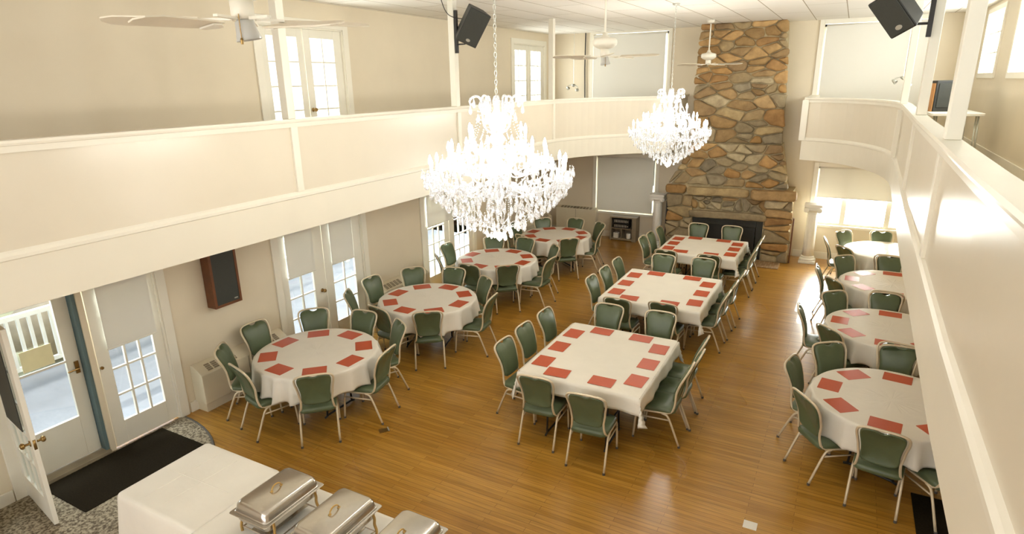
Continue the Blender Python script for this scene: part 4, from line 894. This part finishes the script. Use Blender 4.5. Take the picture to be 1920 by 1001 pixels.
# ------------------------------------------------------------------ chandeliers
def pend_mesh(L=.085, w_=.018):
    b = MB(); b.lathe([(0, .02), (.006, .014), (.006, .006), (0, 0)], 6); 
    b.lathe([(0, -.002), (w_ * .35, -L * .25), (w_ * .8, -L * .5), (w_, -L * .72), (w_ * .7, -L * .9), (0, -L)], 6); return b
def chandelier(x, y, zt, lb, sc=1.0, seed=1):
    """zt: top of the crown; total height about 1.2"""
    rr = random.Random(seed)
    e = empty('crystal_chandelier', (x, y, 0), .1, lb, 'chandelier', 'crystal chandeliers')
    b = MB(); zz = ZC - .03; k = 0
    while zz > zt - .02:
        ring = [(math.cos(a) * .011, 0, math.sin(a) * .022) for a in [2 * PI * i / 8 for i in range(8)]]
        ring = [(p[0], p[1], p[2] + zz) if k % 2 else (0, p[0], p[2] + zz) for p in ring]; b.tube(ring, .003, 5, True); zz -= .036; k += 1
    ch = b.build('chain', M['badge'], e); MB().lathe([(0, ZC), (.06, ZC), (.055, ZC - .02), (.01, ZC - .035)], 20).build('ceiling_canopy', M['badge'], e, smooth=True)
    prof = [(.02, 0), (.035, -.05), (.02, -.10), (.05, -.16), (.028, -.21), (.03, -.28), (.07, -.34), (.035, -.40), (.03, -.5), (.08, -.56), (.11, -.62), (.06, -.68), (.03, -.74), (.05, -.80), (.02, -.88), (.035, -.93), (0, -.97)]
    MB().lathe([(r * sc, zt + h * sc) for r, h in prof], 16).build('stem', M['crystal'], e, smooth=True)
    # crown of scrolls
    for k in range(6):
        a = PI / 6 + PI / 3 * k; ca, sa = math.cos(a), math.sin(a)
        pth = smooth_path([(.03, -.30), (.10, -.26), (.12, -.12), (.12, -.02), (.17, .0), (.215, -.03), (.21, -.07), (.18, -.06)], 2)
        MB().tube([(r * ca * sc, r * sa * sc, zt + h * sc) for r, h in pth], .010, 7).build('crown_scroll', M['crystal'], e, smooth=True)
    # tiers: radius, bulb height below the top, number, phase
    tiers = ((.245, -.255, 6, 0, .055), (.40, -.385, 12, .1, .08), (.555, -.50, 18, .05, .10))
    arms = []
    for (r, h, n, ph, drop) in tiers:
        for k in range(n):
            a = 2 * PI * k / n + ph; ca, sa = math.cos(a), math.sin(a); zd = h - .135    # dish height
            pth = smooth_path([(.04, zd - .02), (r * .45, zd - drop - .05), (r * .8, zd - drop), (r, zd - .03), (r, zd)], 2)
            am = MB().tube([(q * ca * sc, q * sa * sc, zt + w * sc) for q, w in pth], .008, 6)
            am.lathe([(.008, -.005), (.03, 0), (.052, .016), (.055, .022), (.03, .008), (.012, .006)], 12, Matrix.Translation((r * ca * sc, r * sa * sc, zt + zd * sc)))
            am = am.build('arm', M['crystal'], e, smooth=True)
            T = Matrix.Translation((r * ca * sc, r * sa * sc, zt + zd * sc))
            MB().lathe([(.011, .005), (.011, .095)], 10, T).build('candle_sleeve', M['plaster'], am, smooth=True)
            MB().lathe([(.007, .095), (.014, .11), (.0165, .13), (.012, .155), (.004, .18), (0, .185)], 10, T).build('bulb', M['bulb'], am, smooth=True)
            arms.append((r, zd, a))
    # pendants
    P = []
    for r, zd, a in arms:
        for j in range(4):
            t = a + 1.57 * j; P.append((r * math.cos(a) + .05 * math.cos(t), r * math.sin(a) + .05 * math.sin(t), zd - .0, 1.0 if r > .5 else .8))
    for k in range(6):
        a = PI / 6 + PI / 3 * k
        for (q, w) in ((.21, -.07), (.18, -.02), (.13, -.03), (.15, -.13), (.08, -.15)): P.append((q * math.cos(a), q * math.sin(a), w, .95))
        P.append((.12 * math.cos(a + PI / 6), .12 * math.sin(a + PI / 6), -.07, .9))
    # bowl-shaped curtain of drops
    env = [(.60, -.66), (.56, -.72), (.52, -.77), (.48, -.81), (.43, -.85), (.38, -.89), (.33, -.93), (.28, -.97), (.22, -1.01), (.16, -1.04), (.10, -1.07), (.05, -1.09)]
    for (q, w) in env:
        n = max(5, int(q * 62))
        for k in range(n):
            a = 2 * PI * (k + rr.random() * .4) / n; P.append((q * math.cos(a), q * math.sin(a), w + rr.uniform(-.02, .025), rr.uniform(.7, 1.15)))
    for (q, w, n) in ((.62, -.60, 44), (.50, -.60, 36), (.45, -.50, 34), (.36, -.46, 26), (.28, -.42, 18), (.55, -.66, 36), (.40, -.74, 24), (.3, -.8, 18), (.2, -.36, 14)):
        for k in range(n): a = 2 * PI * (k + rr.random() * .5) / n; P.append((q * math.cos(a), q * math.sin(a), w + rr.uniform(-.03, .03), rr.uniform(.6, 1.0)))
    P.sort(key=lambda p: p[3] + (.0 if (p[0] * x + p[1] * y) < 0 else -.6), reverse=True)
    pm = pend_mesh(); proto = None
    for i, (px, py, pz, s) in enumerate(P[:100]):
        if proto is None: proto = pm.build('crystal_drop', M['crystal'], e); o = proto
        else: o = proto.copy(); COL.objects.link(o); o.parent = e
        o.location = (px * sc, py * sc, zt + pz * sc); o.scale = (s, s, s); o.rotation_euler = (0, 0, rr.uniform(0, 3))
    b = MB()
    for (px, py, pz, s) in P[100:]:
        b.add([tuple(q) for q in pm.v], pm.f, Matrix.Translation((px * sc, py * sc, zt + pz * sc)) @ Matrix.Rotation(rr.uniform(0, 3), 4, 'Z') @ Matrix.Scale(s, 4))
    b.build('small_crystal_drops', M['crystal'], e)['kind'] = 'stuff'
    # bead strings swagged from the crown to the tiers and along the rims, and long vertical strings
    b = MB(); bead = [(0, .006), (.005, .003), (.005, -.003), (0, -.006)]
    def string(p, q, n, sag):
        for i in range(n + 1):
            t = i / n; v = Vector(p).lerp(Vector(q), t); v.z -= sag * 4 * t * (1 - t)
            b.lathe(bead, 5, Matrix.Translation(v * 1.0))
    for k in range(12):
        a = PI / 6 * k; a2 = PI / 6 * (k + 1)
        string((.12 * sc * math.cos(a), .12 * sc * math.sin(a), zt - .06 * sc), (.24 * sc * math.cos(a), .24 * sc * math.sin(a), zt - .36 * sc), 14, .05)
        string((.24 * sc * math.cos(a), .24 * sc * math.sin(a), zt - .39 * sc), (.40 * sc * math.cos(a), .40 * sc * math.sin(a), zt - .50 * sc), 10, .05)
        string((.40 * sc * math.cos(a), .40 * sc * math.sin(a), zt - .52 * sc), (.58 * sc * math.cos(a), .58 * sc * math.sin(a), zt - .62 * sc), 12, .05)
        string((.6 * sc * math.cos(a), .6 * sc * math.sin(a), zt - .64 * sc), (.1 * sc * math.cos(a), .1 * sc * math.sin(a), zt - 1.06 * sc), 34, .09)
    for k in range(14):
        a = rr.uniform(0, 6.28); q = rr.uniform(.05, .35); string((q * math.cos(a), q * math.sin(a), zt - .75 * sc), (q * math.cos(a), q * math.sin(a), zt - (1.14 - q * .35) * sc), 20, 0)
    b.build('bead_strings', M['crystal'], e)['kind'] = 'stuff'
    MB().lathe([(.0, -.03), (.03, .0), (.035, .03), (.02, .055), (0, .06)], 14, Matrix.Translation((0, 0, zt - 1.17 * sc))).build('crystal_ball', M['crystal'], e, smooth=True)
    for k in range(6):
        a = PI / 3 * k + .2
        light('chandelier_light', 'POINT', (x + .47 * math.cos(a), y + .47 * math.sin(a), zt - .40), 13, (1, .95, .86), size=.09)
    light('chandelier_light', 'POINT', (x, y, zt - 1.3), 12, (1, .95, .86), size=.15)
    return e
chandelier(-2.62, 4.58, 3.90, 'large crystal chandelier with lit candle bulbs nearest the camera, centre of the picture', 1.05, 1)
chandelier(-2.64, 10.42, 3.86, 'large crystal chandelier with lit candle bulbs hanging before the fireplace chimney', 1.08, 2)

# ------------------------------------------------------------------ buffet
def buffet(x0, x1, y0, y1, lb, seed, fold=False):
    e = empty('buffet_table', ((x0 + x1) / 2, (y0 + y1) / 2, 0), 0, 'folding table ' + ('with nothing on it, near the door mat' if fold else 'carrying the chafing dishes'), 'table', 'buffet tables')
    hx, hy = (x1 - x0) / 2 - .01, (y1 - y0) / 2 - .01
    MB().box(-hx, hx, -hy, hy, .715, .742).build('tabletop', M['greywood'], e)
    for s in (-1, 1): MB().tube([(s * (hx - .2), -hy + .1, .01), (s * (hx - .2), -hy + .1, .71)], .013).tube([(s * (hx - .2), hy - .1, .01), (s * (hx - .2), hy - .1, .71)], .013).tube([(s * (hx - .2), -hy + .1, .2), (s * (hx - .2), hy - .1, .2)], .01).build('leg', M['dark'], e, smooth=True)
    rr = random.Random(seed); p = [rr.uniform(0, 6) for _ in range(3)]
    base = []; R0 = rrect(x0, x1, y0, y1, .035, 3); n0 = len(R0)
    for i in range(n0):
        a, b = Vector(R0[i]), Vector(R0[(i + 1) % n0]); k = max(1, int((b - a).length / .03)); base += [a.lerp(b, j / k) for j in range(k)]
    n = len(base); c = Vector(((x0 + x1) / 2, (y0 + y1) / 2)); v = []
    for (d, z) in ((-.03, .748), (0, .747), (.008, .738), (.014, .70), (.02, .6), (.03, .45), (.04, .30), (.045, .16)):
        for i, q in enumerate(base):
            t = (.748 - z) / .59; nx = (q - Vector((min(max(q.x, x0 + .035), x1 - .035), min(max(q.y, y0 + .035), y1 - .035)))); nx = nx.normalized() if nx.length > 1e-6 else Vector((0, 0))
            dist = d + t * .03 * math.sin(i * .19 * (1.2 if seed % 2 else 1) + p[0] + math.sin(i * .05 + p[1])) * (0 if z > .74 else 1) * .8
            crn = t * .05 * (1 if abs(nx.x * nx.y) > .05 else 0)
            v.append((q.x + nx.x * (dist + crn), q.y + nx.y * (dist + crn), z))
    f = [(i * n + k, i * n + (k + 1) % n, (i + 1) * n + (k + 1) % n, (i + 1) * n + k) for i in range(7) for k in range(n)] + [tuple(range(n))]
    o = MB().add(v, f).build('tablecloth', M['cloth'], smooth=False); 
    for pl in o.data.polygons: pl.use_smooth = len(pl.vertices) == 4
    tag(o, lb, 'tablecloth', 'buffet tablecloths')
    return o
cloth0 = buffet(-5.03, -4.05, 2.22, 3.07, 'creased white cloth on the empty end of the buffet beside the door mat', 3, True)
buffet(-4.03, -1.35, 2.12, 3.05, 'white cloth under the row of steel chafing dishes', 4)
# fold creases pressed into the empty cloth
for (a, c) in (((-4.95, 2.64), (-4.2, 2.66)), ((-4.55, 2.3), (-4.52, 3.0)), ((-4.78, 2.3), (-4.76, 3.0))):
    MB().tube([(a[0], a[1], .7475), (c[0], c[1], .7475)], .0035, 5).build('fold_crease', M['cloth'], cloth0)
def chafer(x, y, lb):
    z = .749; e = empty('chafing_dish', (x, y, z), 0, lb, 'chafing dish', 'steel chafing dishes')
    def ring(prof):
        v = []; n = None
        for (hx, hy, r, zz) in prof:
            q = rrect(-hx, hx, -hy, hy, r, 5); n = len(q); v += [(px, py, zz) for px, py in q]
        f = [(i * n + k, i * n + (k + 1) % n, (i + 1) * n + (k + 1) % n, (i + 1) * n + k) for i in range(len(prof) - 1) for k in range(n)] + [tuple(range(n - 1, -1, -1)), tuple((len(prof) - 1) * n + k for k in range(n))]
        return MB().add(v, f)
    ring([(.175, .265, .03, .215), (.178, .268, .03, .22), (.172, .262, .04, .226), (.165, .255, .045, .275), (.150, .240, .045, .296), (.14, .23, .045, .300)]).build('lid', M['steel'], e, bevel=.004)
    hd = MB().tube([(.0, .045 * math.cos(a), .302 + .04 * math.sin(a)) for a in [PI * i / 10 for i in range(11)]], .006, 8).box(-.008, .008, -.055, -.035, .298, .306).box(-.008, .008, .035, .055, .298, .306)
    hd.build('lid_handle', M['gold'], e, smooth=True)
    ring([(.195, .29, .02, .208), (.198, .293, .02, .212), (.195, .29, .02, .216)]).build('pan_rim', M['steel'], e)
    ring([(.155, .245, .04, .13), (.165, .255, .04, .15), (.168, .258, .04, .21)]).build('water_pan', M['steel'], e, bevel=.004)
    for sx in (-1, 1):
        for sy in (-1, 1):
            MB().tube(smooth_path([(sx * .172, sy * .20, .20), (sx * .185, sy * .205, .15), (sx * .175, sy * .205, .10), (sx * .19, sy * .21, .05), (sx * .18, sy * .215, .004)], 2), .011, 8).build('leg', M['gold'], e, smooth=True)
    st_ = MB()
    for sx in (-1, 1): st_.tube([(sx * .174, -.205, .04), (sx * .174, .205, .04)], .006, 6)
    for sy in (-1, 1): st_.tube([(-.174, sy * .205, .04), (.174, sy * .205, .04)], .006, 6)
    st_.box(-.09, .09, -.2, .2, .036, .042); st_.build('stand', M['steel'], e)
    for sy in (-.11, .11): MB().lathe([(.042, .043), (.042, .09), (.03, .094), (.03, .088)], 16, Matrix.Translation((0, sy, 0))).build('fuel_can', M['brass'], e, smooth=True)
    return e
chafer(-3.52, 2.62, 'steel chafing dish with gold ring handle, leftmost on the buffet'); chafer(-2.935, 2.63, 'steel chafing dish with gold ring handle, second from the left')
chafer(-2.35, 2.65, 'steel chafing dish with gold ring handle, third from the left'); chafer(-1.76, 2.67, 'steel chafing dish, rightmost, only its lid corner in the picture')
e = empty('serving_bowl', (-3.50, 2.24, .749), 0, 'small steel bowl with black handled ladle before the leftmost chafing dish', 'bowl')
MB().lathe([(.03, 0), (.05, .01), (.065, .04), (.07, .05), (.062, .045), (.04, .012), (0, .01)], 20).build('bowl', M['steel'], e, smooth=True)
MB().tube([(.0, .02, .03), (.03, .0, .08), (.14, -.05, .09)], .006, 6).build('ladle_handle', M['black'], e, smooth=True)
e = empty('waste_bin', (-6.55, 1.72, 0.008), 0, 'white rounded waste bin at the left picture edge by the open door', 'bin')
MB().lathe([(.11, 0), (.12, .01), (.14, .34), (.145, .35), (.135, .345), (.11, .03)], 24).build('bin_body', M['plaster'], e, smooth=True)

# ------------------------------------------------------------------ things on the right balcony
e = empty('folding_table', (1.36, 11.7, ZB), .05, 'white folding table standing on the right balcony', 'table')
MB().prism(rrect(-.33, .33, -.55, .55, .03, 3), .70, .74).build('tabletop', M['plaster'], e, bevel=.006)
for sx in (-1, 1):
    for sy in (-1, 1): MB().tube([(sx * .27, sy * .44, .70), (sx * .30, sy * .47, 0)], .014).tube([(sx * .24, sy * .44, .70), (sx * .26, sy * .47, 0)], .010).build('leg', M['badge'], e, smooth=True)
e = empty('television', (1.22, 11.9, ZB + .74), .35, 'dark boxy television with wooden side on the balcony folding table', 'television')
MB().box(-.2, .2, -.22, .2, 0, .46).build('case', M['black'], e, bevel=.012); MB().box(-.165, .165, -.232, -.22, .06, .42).build('screen', M['grille'], e, bevel=.01)
MB().box(-.215, -.2, -.2, .2, 0, .42).build('side_panel', M['tan'], e)
def spots(x, y, z, lb):
    e = empty('spotlight_bar', (x, y, z), 0, lb, 'lamp', 'chrome spotlights on the balcony')
    for i, (dx, dz) in enumerate(((-.14, 0), (0, .06), (.10, -.06))):
        d = Vector((.6, -.5, -.5 + .3 * i)).normalized(); mt = Matrix.Translation((dx, 0, dz)) @ d.to_track_quat('Z', 'Y').to_matrix().to_4x4()
        MB().lathe([(.018, -.05), (.03, -.02), (.04, .04), (.036, .04), (.02, 0)], 14, mt).build('spot_head', M['badge'], e, smooth=True)
    MB().tube([(-.14, .04, .05), (0, .04, .09), (.12, .04, .0)], .008).tube([(0, .04, .09), (0, .04, ZC - z)], .006).build('spot_arm', M['badge'], e)
spots(-6.15, 14.6, 3.85, 'chrome spotlight cluster on the left part of the back balcony')
spots(.80, 14.2, 3.9, 'chrome spotlight cluster before the right balcony window')
